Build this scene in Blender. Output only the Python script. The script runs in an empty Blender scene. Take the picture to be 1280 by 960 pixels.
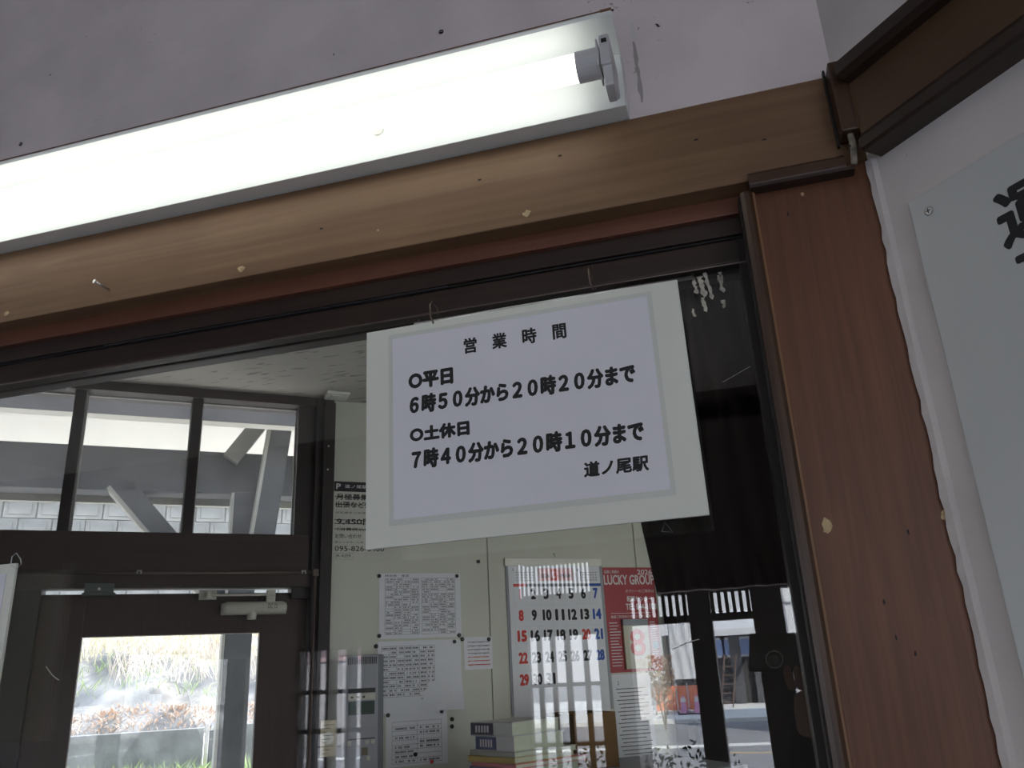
import bpy, bmesh, math, random
from math import sin, cos, radians, pi
from mathutils import Matrix, Vector
random.seed(7)
SC = bpy.context.scene
COL = SC.collection

# ------------------------------------------------------------------ camera
PITCH, ROLL, YAW, FPX = radians(19.53027), radians(-2.86662), radians(-14.9334), 1013.9
EYE = Vector((0, -0.84, 1.75))
fw = Vector((sin(YAW)*cos(PITCH), cos(YAW)*cos(PITCH), sin(PITCH)))
rt0 = fw.cross(Vector((0, 0, 1))).normalized(); up0 = rt0.cross(fw)
RT = rt0*cos(ROLL) + up0*sin(ROLL); UP = -rt0*sin(ROLL) + up0*cos(ROLL)
cam = bpy.data.cameras.new('camera'); cam.sensor_width = 36; cam.lens = FPX/1280*36
cam.clip_start = 0.01; cam.clip_end = 300
co = bpy.data.objects.new('camera', cam); COL.objects.link(co)
mw = Matrix((RT, UP, -fw)).transposed().to_4x4(); mw.translation = EYE
co.matrix_world = mw
SC.camera = co

# ------------------------------------------------------------------ world, sun, exposure
SC.view_settings.view_transform = 'Standard'; SC.view_settings.look = 'None'
SC.view_settings.exposure = 0.0; SC.view_settings.gamma = 1; SC.view_settings.use_curve_mapping = False
SC.cycles.use_denoising = True
SC.cycles.transparent_max_bounces = 24; SC.cycles.max_bounces = 10; SC.cycles.diffuse_bounces = 5
SC.cycles.glossy_bounces = 5; SC.cycles.sample_clamp_indirect = 6
SC.cycles.caustics_reflective = False; SC.cycles.caustics_refractive = False
W = bpy.data.worlds.new('sky'); SC.world = W; W.use_nodes = True
nt = W.node_tree; nt.nodes.clear()
wo = nt.nodes.new('ShaderNodeOutputWorld'); bg = nt.nodes.new('ShaderNodeBackground')
tc = nt.nodes.new('ShaderNodeTexCoord'); sp = nt.nodes.new('ShaderNodeSeparateXYZ'); cr = nt.nodes.new('ShaderNodeValToRGB')
nt.links.new(tc.outputs['Generated'], sp.inputs[0]); nt.links.new(sp.outputs['Z'], cr.inputs[0])
cr.color_ramp.elements[0].color = (.86, .90, .97, 1); cr.color_ramp.elements[1].color = (.48, .66, .97, 1)
nt.links.new(cr.outputs[0], bg.inputs[0]); nt.links.new(bg.outputs[0], wo.inputs[0])
bg.inputs[1].default_value = 4.3
sl = bpy.data.lights.new('sun', 'SUN'); sl.energy = 17; sl.angle = radians(.6); sl.color = (1, .95, .86)
so = bpy.data.objects.new('sun', sl); COL.objects.link(so)
so.rotation_euler = Vector((-.42, -.60, -.66)).to_track_quat('-Z', 'Y').to_euler(); so.location = (8, 5, 12)

TUBE_POWER = 2.9       # ticket window lamp
ROOM_FILL = 22.0        # added fill lamps in the waiting room
OFFICE_FILL = 1.3      # added fill lamp in the office

# ------------------------------------------------------------------ frames of the three walls
# A: ticket window wall (local x right, y into the office), B: right wall, C: back wall of the office
CA = radians(38.4); BA = radians(-48.95)
def frame(kind, a=0, b=0, z=0):
    """origin given in the frame's own coordinates: a along the wall, b depth, z height"""
    ang = {'A': 0, 'B': BA, 'C': CA}[kind]
    base = {'A': Vector((0, 0, 0)), 'B': Vector((.184, -.035, 0)), 'C': Vector((0, 0, 0))}[kind]
    M = Matrix.Translation(base) @ Matrix.Rotation(ang, 4, 'Z') @ Matrix.Translation((a, b, z))
    return M
CD = 2.04   # depth of the back wall in frame C

def link(o, parent=None):
    COL.objects.link(o)
    if parent: o.parent = parent
    return o
def tag(o, label=None, cat=None, group=None, kind=None):
    if label: o['label'] = label
    if cat: o['category'] = cat
    if group: o['group'] = group
    if kind: o['kind'] = kind
    return o
def thing(name, label, cat, M, group=None):
    o = bpy.data.objects.new(name, None); o.empty_display_size = .05
    link(o); o.matrix_world = M
    return tag(o, label, cat, group)
def obj(name, bm, m, parent=None, M=None, smooth=False, kind=None):
    me = bpy.data.meshes.new(name); bm.normal_update(); bm.to_mesh(me); bm.free()
    if isinstance(m, (list, tuple)):
        for q in m: me.materials.append(q)
    else: me.materials.append(m)
    if smooth:
        for p in me.polygons: p.use_smooth = True
    o = bpy.data.objects.new(name, me); link(o, parent)
    if M is not None: o.matrix_world = M
    if kind: o['kind'] = kind
    return o
def shared(name, me, parent, M=None):
    o = bpy.data.objects.new(name, me); link(o, parent)
    if M is not None: o.matrix_local = M
    return o
def NB(): return bmesh.new()
def box(bm, x0, x1, y0, y1, z0, z1, bev=0, M=None, mi=0):
    t = bmesh.new(); bmesh.ops.create_cube(t, size=1)
    bmesh.ops.scale(t, vec=(abs(x1-x0), abs(y1-y0), abs(z1-z0)), verts=t.verts)
    if bev: bmesh.ops.bevel(t, geom=t.edges[:], offset=bev, segments=2, affect='EDGES', profile=.6)
    bmesh.ops.translate(t, vec=((x0+x1)/2, (y0+y1)/2, (z0+z1)/2), verts=t.verts)
    if M is not None: bmesh.ops.transform(t, matrix=M, verts=t.verts)
    merge(bm, t, mi); return bm
def merge(bm, t, mi=0):
    for f in t.faces: f.material_index = mi
    me = bpy.data.meshes.new('tmp'); t.to_mesh(me); t.free(); bm.from_mesh(me); bpy.data.meshes.remove(me)
def tube(bm, pts, r, seg=10, r2=None, caps=True):
    """swept round tube through points; r may be a list"""
    pts = [Vector(p) for p in pts]; n = len(pts); rings = []
    rs = r if isinstance(r, (list, tuple)) else [r]*n
    for i, p in enumerate(pts):
        d = (pts[min(i+1, n-1)] - pts[max(i-1, 0)]).normalized()
        a = d.cross(Vector((0, 0, 1)) if abs(d.z) < .9 else Vector((1, 0, 0))).normalized(); b = d.cross(a)
        rings.append([bm.verts.new(p + (a*cos(2*pi*k/seg) + b*sin(2*pi*k/seg))*rs[i]) for k in range(seg)])
    for i in range(n-1):
        for k in range(seg):
            bm.faces.new((rings[i][k], rings[i][(k+1) % seg], rings[i+1][(k+1) % seg], rings[i+1][k]))
    if caps:
        bm.faces.new(rings[0][::-1]); bm.faces.new(rings[-1])
    return bm
def prism(bm, prof, x0, x1, axis='x'):
    """profile of (y,z) points pulled along x"""
    a = [bm.verts.new((x0, y, z)) for y, z in prof]; b = [bm.verts.new((x1, y, z)) for y, z in prof]
    n = len(prof)
    bm.faces.new(a[::-1]); bm.faces.new(b)
    for i in range(n): bm.faces.new((a[i], a[(i+1) % n], b[(i+1) % n], b[i]))
    bmesh.ops.recalc_face_normals(bm, faces=bm.faces[:])
    return bm
def bar(bm, p, q, w, t):
    """square bar in the xz plane from p=(x,z) to q; w across, y range t"""
    p = Vector((p[0], 0, p[1])); q = Vector((q[0], 0, q[1])); d = (q-p).normalized(); s = Vector((d.z, 0, -d.x))*w/2
    v = []
    for y in t:
        for c in (p-s, p+s, q+s, q-s): v.append(bm.verts.new((c.x, y, c.z)))
    for f in ((0, 1, 2, 3), (7, 6, 5, 4), (0, 4, 5, 1), (1, 5, 6, 2), (2, 6, 7, 3), (3, 7, 4, 0)):
        bm.faces.new([v[i] for i in f])
    bmesh.ops.recalc_face_normals(bm, faces=bm.faces[:])
    return bm
def quad(bm, x0, x1, z0, z1, y, mi=0):
    f = bm.faces.new([bm.verts.new(c) for c in ((x0, y, z0), (x1, y, z0), (x1, y, z1), (x0, y, z1))]); f.material_index = mi

# ------------------------------------------------------------------ materials
def _base(name):
    m = bpy.data.materials.new(name); m.use_nodes = True
    n = m.node_tree; return m, n, n.nodes['Principled BSDF']
def mat(name, col, rough=.6, metal=0, var=.06, scale=8, bump=0, emis=0, spec=.5, bscale=None):
    m, n, b = _base(name)
    b.inputs['Roughness'].default_value = rough; b.inputs['Metallic'].default_value = metal
    b.inputs['Specular IOR Level'].default_value = spec
    t = n.nodes.new('ShaderNodeTexCoord'); x = n.nodes.new('ShaderNodeTexNoise'); x.inputs['Scale'].default_value = scale
    x.inputs['Detail'].default_value = 6
    r = n.nodes.new('ShaderNodeValToRGB'); c = Vector(col)
    r.color_ramp.elements[0].color = (*(c*(1-var)), 1); r.color_ramp.elements[1].color = (*(c*(1+var)), 1)
    r.color_ramp.elements[0].position = .3; r.color_ramp.elements[1].position = .7
    n.links.new(t.outputs['Object'], x.inputs[0]); n.links.new(x.outputs[0], r.inputs[0]); n.links.new(r.outputs[0], b.inputs['Base Color'])
    if bump:
        y = n.nodes.new('ShaderNodeTexNoise'); y.inputs['Scale'].default_value = bscale or scale*4; y.inputs['Detail'].default_value = 8
        n.links.new(t.outputs['Object'], y.inputs[0])
        bb = n.nodes.new('ShaderNodeBump'); bb.inputs['Strength'].default_value = bump; bb.inputs['Distance'].default_value = .004
        n.links.new(y.outputs[0], bb.inputs['Height']); n.links.new(bb.outputs[0], b.inputs['Normal'])
    if emis:
        b.inputs['Emission Color'].default_value = (*col, 1); b.inputs['Emission Strength'].default_value = emis
    return m
def wood(name, c1, c2, axis='x', rough=.45, scale=1.0, bump=.25, spots=0):
    """grain stretched along the axis, in object coordinates"""
    m, n, b = _base(name)
    b.inputs['Roughness'].default_value = rough
    t = n.nodes.new('ShaderNodeTexCoord'); mp = n.nodes.new('ShaderNodeMapping')
    s = {'x': (1.2, 30, 30), 'y': (30, 1.2, 30), 'z': (30, 30, 1.2)}[axis]
    mp.inputs['Scale'].default_value = [q*scale for q in s]
    x = n.nodes.new('ShaderNodeTexNoise'); x.inputs['Scale'].default_value = 3; x.inputs['Detail'].default_value = 8; x.inputs['Distortion'].default_value = .6
    lo = n.nodes.new('ShaderNodeTexNoise'); lo.inputs['Scale'].default_value = 6
    r = n.nodes.new('ShaderNodeValToRGB')
    r.color_ramp.elements[0].color = (*c1, 1); r.color_ramp.elements[1].color = (*c2, 1)
    r.color_ramp.elements[0].position = .32; r.color_ramp.elements[1].position = .68
    mx = n.nodes.new('ShaderNodeMix'); mx.data_type = 'RGBA'; mx.blend_type = 'MULTIPLY'; mx.inputs[0].default_value = .35
    lr = n.nodes.new('ShaderNodeValToRGB'); lr.color_ramp.elements[0].position = .35; lr.color_ramp.elements[1].position = .65
    lr.color_ramp.elements[0].color = (.55, .5, .48, 1)
    n.links.new(t.outputs['Object'], mp.inputs[0]); n.links.new(mp.outputs[0], x.inputs[0]); n.links.new(x.outputs[0], r.inputs[0])
    n.links.new(t.outputs['Object'], lo.inputs[0]); n.links.new(lo.outputs[0], lr.inputs[0])
    n.links.new(r.outputs[0], mx.inputs[6]); n.links.new(lr.outputs[0], mx.inputs[7]); n.links.new(mx.outputs[2], b.inputs['Base Color'])
    bb = n.nodes.new('ShaderNodeBump'); bb.inputs['Strength'].default_value = bump; bb.inputs['Distance'].default_value = .001
    n.links.new(x.outputs[0], bb.inputs['Height']); n.links.new(bb.outputs[0], b.inputs['Normal'])
    return m
def glass(name, film=0.0, tint=(1, 1, 1), filmcol=(.8, .8, .82), streak=12):
    """thin clear pane: Fresnel reflection from both faces plus a thin dusty film"""
    m = bpy.data.materials.new(name); m.use_nodes = True; n = m.node_tree; n.nodes.clear()
    o = n.nodes.new('ShaderNodeOutputMaterial'); g = n.nodes.new('ShaderNodeBsdfGlossy'); g.inputs['Roughness'].default_value = .0
    t = n.nodes.new('ShaderNodeBsdfTransparent'); t.inputs[0].default_value = (*tint, 1)
    geo = n.nodes.new('ShaderNodeNewGeometry'); ma = n.nodes.new('ShaderNodeMath'); ma.operation = 'MULTIPLY_ADD'
    ma.inputs[1].default_value = 1/1.52 - 1.52; ma.inputs[2].default_value = 1.52
    fr = n.nodes.new('ShaderNodeFresnel'); mx = n.nodes.new('ShaderNodeMixShader')
    n.links.new(geo.outputs['Backfacing'], ma.inputs[0]); n.links.new(ma.outputs[0], fr.inputs[0])
    n.links.new(fr.outputs[0], mx.inputs[0]); n.links.new(t.outputs[0], mx.inputs[1]); n.links.new(g.outputs[0], mx.inputs[2])
    if film:
        d = n.nodes.new('ShaderNodeBsdfDiffuse'); d.inputs[0].default_value = (*filmcol, 1)
        tr = n.nodes.new('ShaderNodeBsdfTranslucent'); tr.inputs[0].default_value = (*filmcol, 1)
        h = n.nodes.new('ShaderNodeMixShader'); n.links.new(d.outputs[0], h.inputs[1]); n.links.new(tr.outputs[0], h.inputs[2])
        tx = n.nodes.new('ShaderNodeTexNoise'); tx.inputs['Scale'].default_value = streak; tx.inputs['Detail'].default_value = 5
        tcn = n.nodes.new('ShaderNodeTexCoord'); n.links.new(tcn.outputs['Object'], tx.inputs[0])
        mm = n.nodes.new('ShaderNodeMath'); mm.operation = 'MULTIPLY'; mm.inputs[1].default_value = film*2
        n.links.new(tx.outputs[0], mm.inputs[0])
        m2 = n.nodes.new('ShaderNodeMixShader'); n.links.new(mm.outputs[0], m2.inputs[0])
        n.links.new(mx.outputs[0], m2.inputs[1]); n.links.new(h.outputs[0], m2.inputs[2]); n.links.new(m2.outputs[0], o.inputs[0])
    else: n.links.new(mx.outputs[0], o.inputs[0])
    return m
def emit(name, col, s):
    m = bpy.data.materials.new(name); m.use_nodes = True; n = m.node_tree; n.nodes.clear()
    o = n.nodes.new('ShaderNodeOutputMaterial'); e = n.nodes.new('ShaderNodeEmission')
    e.inputs[0].default_value = (*col, 1); e.inputs[1].default_value = s; n.links.new(e.outputs[0], o.inputs[0]); return m
def plaster(name, col, specks=True):
    """painted plaster: fine relief, faint stains and dark mould specks"""
    m, n, b = _base(name); b.inputs['Roughness'].default_value = .75
    t = n.nodes.new('ShaderNodeTexCoord')
    a = n.nodes.new('ShaderNodeTexNoise'); a.inputs['Scale'].default_value = 5; a.inputs['Detail'].default_value = 8
    r = n.nodes.new('ShaderNodeValToRGB'); c = Vector(col)
    r.color_ramp.elements[0].color = (*(c*.84), 1); r.color_ramp.elements[1].color = (*(c*1.05), 1)
    r.color_ramp.elements[0].position = .3; r.color_ramp.elements[1].position = .6
    s = n.nodes.new('ShaderNodeTexNoise'); s.inputs['Scale'].default_value = 130; s.inputs['Detail'].default_value = 3
    s2 = n.nodes.new('ShaderNodeTexNoise'); s2.inputs['Scale'].default_value = 9
    mm = n.nodes.new('ShaderNodeMath'); mm.operation = 'MULTIPLY'
    sr = n.nodes.new('ShaderNodeValToRGB'); sr.color_ramp.elements[0].position = .42; sr.color_ramp.elements[1].position = .5
    sr.color_ramp.elements[0].color = (1, 1, 1, 1); sr.color_ramp.elements[1].color = (.35, .25, .22, 1)
    mx = n.nodes.new('ShaderNodeMix'); mx.data_type = 'RGBA'; mx.blend_type = 'MULTIPLY'; mx.inputs[0].default_value = .8 if specks else 0
    for q in (a, s, s2): n.links.new(t.outputs['Object'], q.inputs[0])
    n.links.new(s.outputs[0], mm.inputs[0]); n.links.new(s2.outputs[0], mm.inputs[1]); n.links.new(mm.outputs[0], sr.inputs[0])
    n.links.new(a.outputs[0], r.inputs[0]); n.links.new(r.outputs[0], mx.inputs[6]); n.links.new(sr.outputs[0], mx.inputs[7])
    n.links.new(mx.outputs[2], b.inputs['Base Color'])
    bb = n.nodes.new('ShaderNodeBump'); bb.inputs['Strength'].default_value = .25; bb.inputs['Distance'].default_value = .003
    a2 = n.nodes.new('ShaderNodeTexNoise'); a2.inputs['Scale'].default_value = 45; a2.inputs['Detail'].default_value = 6
    n.links.new(t.outputs['Object'], a2.inputs[0]); n.links.new(a2.outputs[0], bb.inputs['Height']); n.links.new(bb.outputs[0], b.inputs['Normal'])
    return m
def board_ceiling(name):
    """mineral fibre board with short dark fissures all running one way"""
    m, n, b = _base(name); b.inputs['Roughness'].default_value = .9
    t = n.nodes.new('ShaderNodeTexCoord'); mp = n.nodes.new('ShaderNodeMapping'); mp.inputs['Scale'].default_value = (14, 70, 1)
    mp.inputs['Rotation'].default_value = (0, 0, -CA)
    a = n.nodes.new('ShaderNodeTexNoise'); a.inputs['Scale'].default_value = 1; a.inputs['Detail'].default_value = 1
    r = n.nodes.new('ShaderNodeValToRGB'); r.color_ramp.elements[0].position = .64; r.color_ramp.elements[1].position = .69
    r.color_ramp.elements[0].color = (.52, .50, .45, 1); r.color_ramp.elements[1].color = (.27, .25, .23, 1)
    n.links.new(t.outputs['Object'], mp.inputs[0]); n.links.new(mp.outputs[0], a.inputs[0]); n.links.new(a.outputs[0], r.inputs[0]); n.links.new(r.outputs[0], b.inputs['Base Color'])
    return m

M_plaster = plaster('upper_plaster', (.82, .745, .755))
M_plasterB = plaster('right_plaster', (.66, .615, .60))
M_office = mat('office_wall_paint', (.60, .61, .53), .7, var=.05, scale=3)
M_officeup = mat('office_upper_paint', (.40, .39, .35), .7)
M_ceilo = board_ceiling('office_ceiling_board')
M_ceilw = mat('waiting_room_ceiling', (.5, .48, .45), .9)
M_lintel = wood('lintel_wood', (.19, .103, .052), (.255, .152, .078), 'x', .55, .8, .15)
M_post = wood('post_wood', (.128, .048, .023), (.185, .071, .034), 'z', .5, 1.3, .5)
M_fillet = wood('fillet_wood', (.16, .06, .035), (.20, .075, .045), 'x', .45)
M_dark = wood('dark_frame_wood', (.026, .014, .010), (.044, .024, .017), 'x', .5)
M_darkz = wood('dark_frame_wood_upright', (.013, .009, .008), (.022, .015, .012), 'z', .55)
M_mould = wood('cable_moulding_wood', (.030, .014, .008), (.075, .034, .016), 'x', .4, 1.4)
M_mouldz = wood('cable_moulding_wood_upright', (.035, .016, .009), (.085, .040, .018), 'z', .4, 1.4)
M_edge = mat('moulding_worn_edge', (.24, .12, .055), .5)
M_beamB = wood('right_beam_wood', (.085, .043, .021), (.11, .058, .028), 'x', .45, .8, .1)
M_beamBd = wood('right_beam_dark_wood', (.028, .016, .011), (.048, .028, .018), 'x', .45, .8, .2)
M_facade = wood('entrance_dark_wood', (.030, .026, .026), (.05, .04, .04), 'z', .5)
M_glass = glass('ticket_window_glass', .0012)
M_glass2 = glass('dusty_transom_glass', .055, streak=7)
M_glassd = glass('door_glass', .01)
M_white = mat('white_painted_metal', (.80, .83, .82), .35, var=.02)
M_rust = mat('rusty_edge', (.17, .085, .05), .8, var=.4, scale=60)
M_cap = mat('lamp_cap_plastic', (.62, .62, .64), .45, var=.04, scale=40)
M_black = mat('black_plastic', (.012, .012, .014), .4)
M_ink = mat('black_ink', (.012, .012, .014), .7, var=.02)
M_inkg = mat('grey_ink', (.14, .14, .16), .7, var=.3, scale=60)
M_red = mat('red_ink', (.62, .05, .035), .7, var=.02)
M_blue = mat('blue_ink', (.03, .09, .38), .7, var=.02)
M_paper = mat('white_paper', (.80, .80, .86), .7, var=.015)
M_paper2 = mat('calendar_paper', (.76, .77, .81), .7, var=.02)
M_foam = mat('cream_foam_board', (.78, .80, .73), .55, var=.02)
M_film = glass('laminating_film', .06, streak=30)
M_signw = mat('white_sign_panel', (.56, .58, .57), .35, var=.012)
M_steel = mat('steel', (.62, .62, .62), .3, 1, var=.1, scale=30)
M_wire = mat('dark_wire', (.18, .14, .12), .4, .8)
M_curtain = mat('dark_brown_curtain', (.020, .012, .011), .95, var=.2, spec=.1)
M_hem = mat('curtain_hem_edge', (.22, .19, .20), .9)
M_residue = mat('glue_residue', (.62, .58, .50), .8, var=.4, scale=90)
M_chip = mat('bare_wood_chip', (.55, .42, .24), .8, var=.3, scale=120)
M_hole = mat('dark_hole', (.03, .02, .02), .9)
M_posterred = mat('poster_red', (.36, .025, .035), .5, var=.03)
M_posterw = mat('poster_white', (.72, .66, .66), .6)
M_grey = mat('grey_device_plastic', (.30, .31, .34), .5, var=.02)
M_greyd = mat('dark_green_screen', (.03, .06, .05), .25)
M_closer = mat('door_closer_beige', (.50, .49, .42), .4, var=.03)
M_hinge = mat('dark_green_metal', (.07, .09, .075), .5)
M_yel = mat('yellowed_paper', (.60, .55, .40), .7)
M_pipe = mat('brown_conduit', (.16, .12, .10), .35, .4)
M_conc = mat('weathered_concrete', (.17, .17, .16), .9, var=.35, scale=4, bump=.8, bscale=30)
M_block = mat('concrete_blocks', (.24, .24, .22), .9, var=.25, scale=3, bump=.6, bscale=20)
M_rock = mat('bank_rock', (.21, .205, .19), .95, var=.5, scale=2.5, bump=1)
M_dry = mat('dry_grass', (.74, .66, .45), .9, var=.3, scale=9)
M_dry2 = mat('dead_reddish_leaves', (.62, .47, .36), .9, var=.3, scale=9)
M_green = mat('green_grass', (.36, .46, .18), .8, var=.35, scale=9)
M_verg = mat('verandah_grey_wood', (.085, .09, .10), .7, var=.2, scale=9)
M_verl = mat('verandah_pale_edge', (.42, .42, .38), .7)
M_soffit = mat('white_soffit', (.86, .84, .79), .8, var=.04, scale=2)
M_asph = mat('sunlit_asphalt', (.25, .25, .26), .9, var=.1, scale=2)
M_line = mat('road_paint', (.75, .75, .72), .8)
M_orange = mat('orange_barrier', (.85, .30, .18), .7)
M_tarp = mat('white_tarpaulin', (.60, .62, .64), .6, var=.06, scale=2)
M_garage = mat('dark_workshop', (.06, .06, .065), .8)
M_bwhite = mat('white_building', (.68, .70, .72), .7, var=.05, scale=1)
M_floor = mat('waiting_room_floor', (.20, .19, .18), .6, var=.1)
M_cloth = mat('dark_jacket', (.012, .012, .014), .9)
M_skin = mat('skin', (.45, .28, .20), .5)
M_hair = mat('black_hair', (.012, .010, .010), .5)

def text(s, x0, x1, z0, z1, y, m, parent, bold=0.0, shear=0.0, name='lettering', spacing=1.0, keep=False, font=None):
    """flat lettering fitted into a rectangle of the parent's xz plane, facing -y"""
    cu = bpy.data.curves.new('t', 'FONT'); cu.body = s; cu.size = 1; cu.shear = shear
    cu.space_character = spacing; cu.resolution_u = 3; cu.fill_mode = 'FRONT'
    o = bpy.data.objects.new('t', cu); COL.objects.link(o)
    me = bpy.data.meshes.new_from_object(o.evaluated_get(bpy.context.evaluated_depsgraph_get()))
    bpy.data.objects.remove(o); bpy.data.curves.remove(cu)
    if not me.vertices: return None
    xs = [v.co.x for v in me.vertices]; ys = [v.co.y for v in me.vertices]
    w = max(xs)-min(xs) or 1; h = max(ys)-min(ys) or 1
    sx, sz = (x1-x0)/w, (z1-z0)/h
    if keep: sx = sz = min(sx, sz)
    for v in me.vertices:
        a, b = v.co.x, v.co.y
        v.co = (x0 + (a-min(xs))*sx, y, z0 + (b-min(ys))*sz)
    if bold:
        base = [v.co.copy() for v in me.vertices]; pol = [tuple(p.vertices) for p in me.polygons]; n = len(base); V = []; P = []
        rr_ = bold*min(abs(sx), abs(sz))*.8
        for k in range(9):
            d = Vector((0, 0, 0)) if k == 8 else Vector((cos(k*pi/4)*rr_, -1e-5*k, sin(k*pi/4)*rr_))
            V += [c+d for c in base]; P += [[i+k*n for i in p] for p in pol]
        bpy.data.meshes.remove(me); me = bpy.data.meshes.new(name); me.from_pydata(V, [], P)
    me.name = name; me.materials.clear(); me.materials.append(m)
    o = bpy.data.objects.new(name, me); link(o, parent); return o

def pix(x, y, n, c):
    """where the ray through a pixel of the 1280x960 frame meets the plane n.p=c"""
    v = RT*((x-640)/FPX) - UP*((y-480)/FPX) + fw
    return EYE + v*((c - n.dot(EYE))/n.dot(v))
NCv = Vector((-sin(CA), cos(CA), 0)); UCv = Vector((cos(CA), sin(CA), 0))
def pA(x, y, Y=0): p = pix(x, y, Vector((0, 1, 0)), Y); return p.x, p.z
def pC(x, y, D=CD): p = pix(x, y, NCv, D); return p.dot(UCv), p.z

# ================================================================== SETTING: waiting room side
S = lambda name, bm, m, M=None, parent=None, label=None, smooth=False: tag(obj(name, bm, m, parent, M, smooth), label, kind=None if parent else 'structure')
FA = frame('A'); FB = frame('B'); FC = frame('C')
# plaster above the lintel, and the wall left of the ticket window and below it
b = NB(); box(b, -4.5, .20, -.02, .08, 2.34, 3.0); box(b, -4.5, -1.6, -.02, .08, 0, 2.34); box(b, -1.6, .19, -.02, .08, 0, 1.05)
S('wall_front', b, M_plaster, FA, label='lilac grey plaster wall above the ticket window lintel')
# right wall, plaster, with an uneven edge against the post
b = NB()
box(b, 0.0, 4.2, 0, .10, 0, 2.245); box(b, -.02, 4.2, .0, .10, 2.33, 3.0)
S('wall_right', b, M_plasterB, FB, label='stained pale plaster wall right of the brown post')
b = NB(); box(b, -4.6, 3.2, -3.4, -.02, 3.0, 3.06)
S('ceiling', b, M_ceilw)
b = NB(); box(b, -4.6, 3.2, -3.15, .06, -.08, 0)
S('floor', b, M_floor)
b = NB(); box(b, -4.6, -4.5, -3.4, 0, 0, .9); box(b, -4.6, -4.5, -3.4, 0, 2.1, 3.0); box(b, -4.6, -4.5, -.5, 0, .9, 2.1); box(b, -4.6, -4.5, -3.4, -2.9, .9, 2.1)
S('wall_left', b, M_plaster)

# lintel, post, head fillets
b = NB(); box(b, -4.4, .184, -.035, .06, 2.240, 2.352, .0015)
lint = S('trim_1', b, M_lintel, FA, label='ochre brown wooden lintel under the lamp')
b = NB(); box(b, .066, .186, -.033, .10, 0, 2.241, .001)
post = S('trim_2', b, M_post, FA, label='red brown wooden post right of the ticket window')
b = NB(); box(b, -1.6, .060, -.008, .05, 2.219, 2.2405, .001)
S('trim_3', b, M_fillet, FA, label='red brown fillet under the lintel')
b = NB(); box(b, -1.6, .060, 0.0, .06, 2.198, 2.2195, .0008)
S('trim_4', b, M_dark, FA, label='dark brown window head under the red brown fillet')
# beam on the right wall with its dark mouldings
b = NB(); box(b, .014, 4.0, -.022, .02, 2.236, 2.335, .001)
bmB = S('trim_5', b, M_beamB, FB, label='brown wooden beam running along the right wall')
b = NB(); prism(b, [(-.042, 2.322), (-.042, 2.336), (-.034, 2.343), (.01, 2.343), (.01, 2.318), (-.034, 2.318)], .016, 4.0)
obj('cap_moulding', b, M_beamBd, bmB)
b = NB(); prism(b, [(-.030, 2.234), (-.030, 2.245), (-.022, 2.255), (.01, 2.255), (.01, 2.232), (-.026, 2.232)], .016, 4.0)
obj('lower_moulding', b, M_beamBd, bmB)
# chips, nail holes and stains in lintel and post
def blob(bm, x, z, y, rx, rz, n=11, seed=0):
    rr = random.Random(seed)
    vs = [bm.verts.new((x+cos(2*pi*k/n)*rx*rr.uniform(.55, 1.1), y, z+sin(2*pi*k/n)*rz*rr.uniform(.55, 1.1))) for k in range(n)]
    f = bm.faces.new(vs[::-1]); return f
for i, (x, y, r) in enumerate(((302, 336, .006), (659, 267, .006), (9, 392, .005), (473, 288, .002))):
    px, pz = pA(x, y, -.035); b = NB(); blob(b, px, pz, -.0358, r, r*.8, seed=i); blob(b, px+.001, pz, -.0361, r*.5, r*.3, seed=i+9)
    for f in b.faces: f.normal_flip() if f.normal.y > 0 else None
    obj('chip', b, M_chip, lint)
for i, (x, y, r) in enumerate(((1033, 658, .0085), (1180, 645, .006), (1003, 243, .003), (940, 236, .003))):
    px, pz = pA(x, y, -.033); b = NB(); blob(b, px, pz, -.0338, r*.6, r, seed=i+20); blob(b, px, pz-.001, -.0342, r*.25, r*.7, seed=i+30)
    obj('chip', b, M_chip, post)
for i, (x, y) in enumerate(((870, 175), (600, 225), (955, 175), (700, 195), (402, 286))):
    px, pz = pA(x, y, -.035); b = NB(); blob(b, px, pz, -.0356, .003, .0015, seed=i+50); obj('stain', b, M_hole, lint)
for i, (x, y) in enumerate(((1120, 797), (1144, 817), (1105, 753), (1135, 665), (985, 268))):
    px, pz = pA(x, y, -.033); b = NB(); blob(b, px, pz, -.0336, .0012, .003, seed=i+60); obj('stain', b, M_hole, post)
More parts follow.
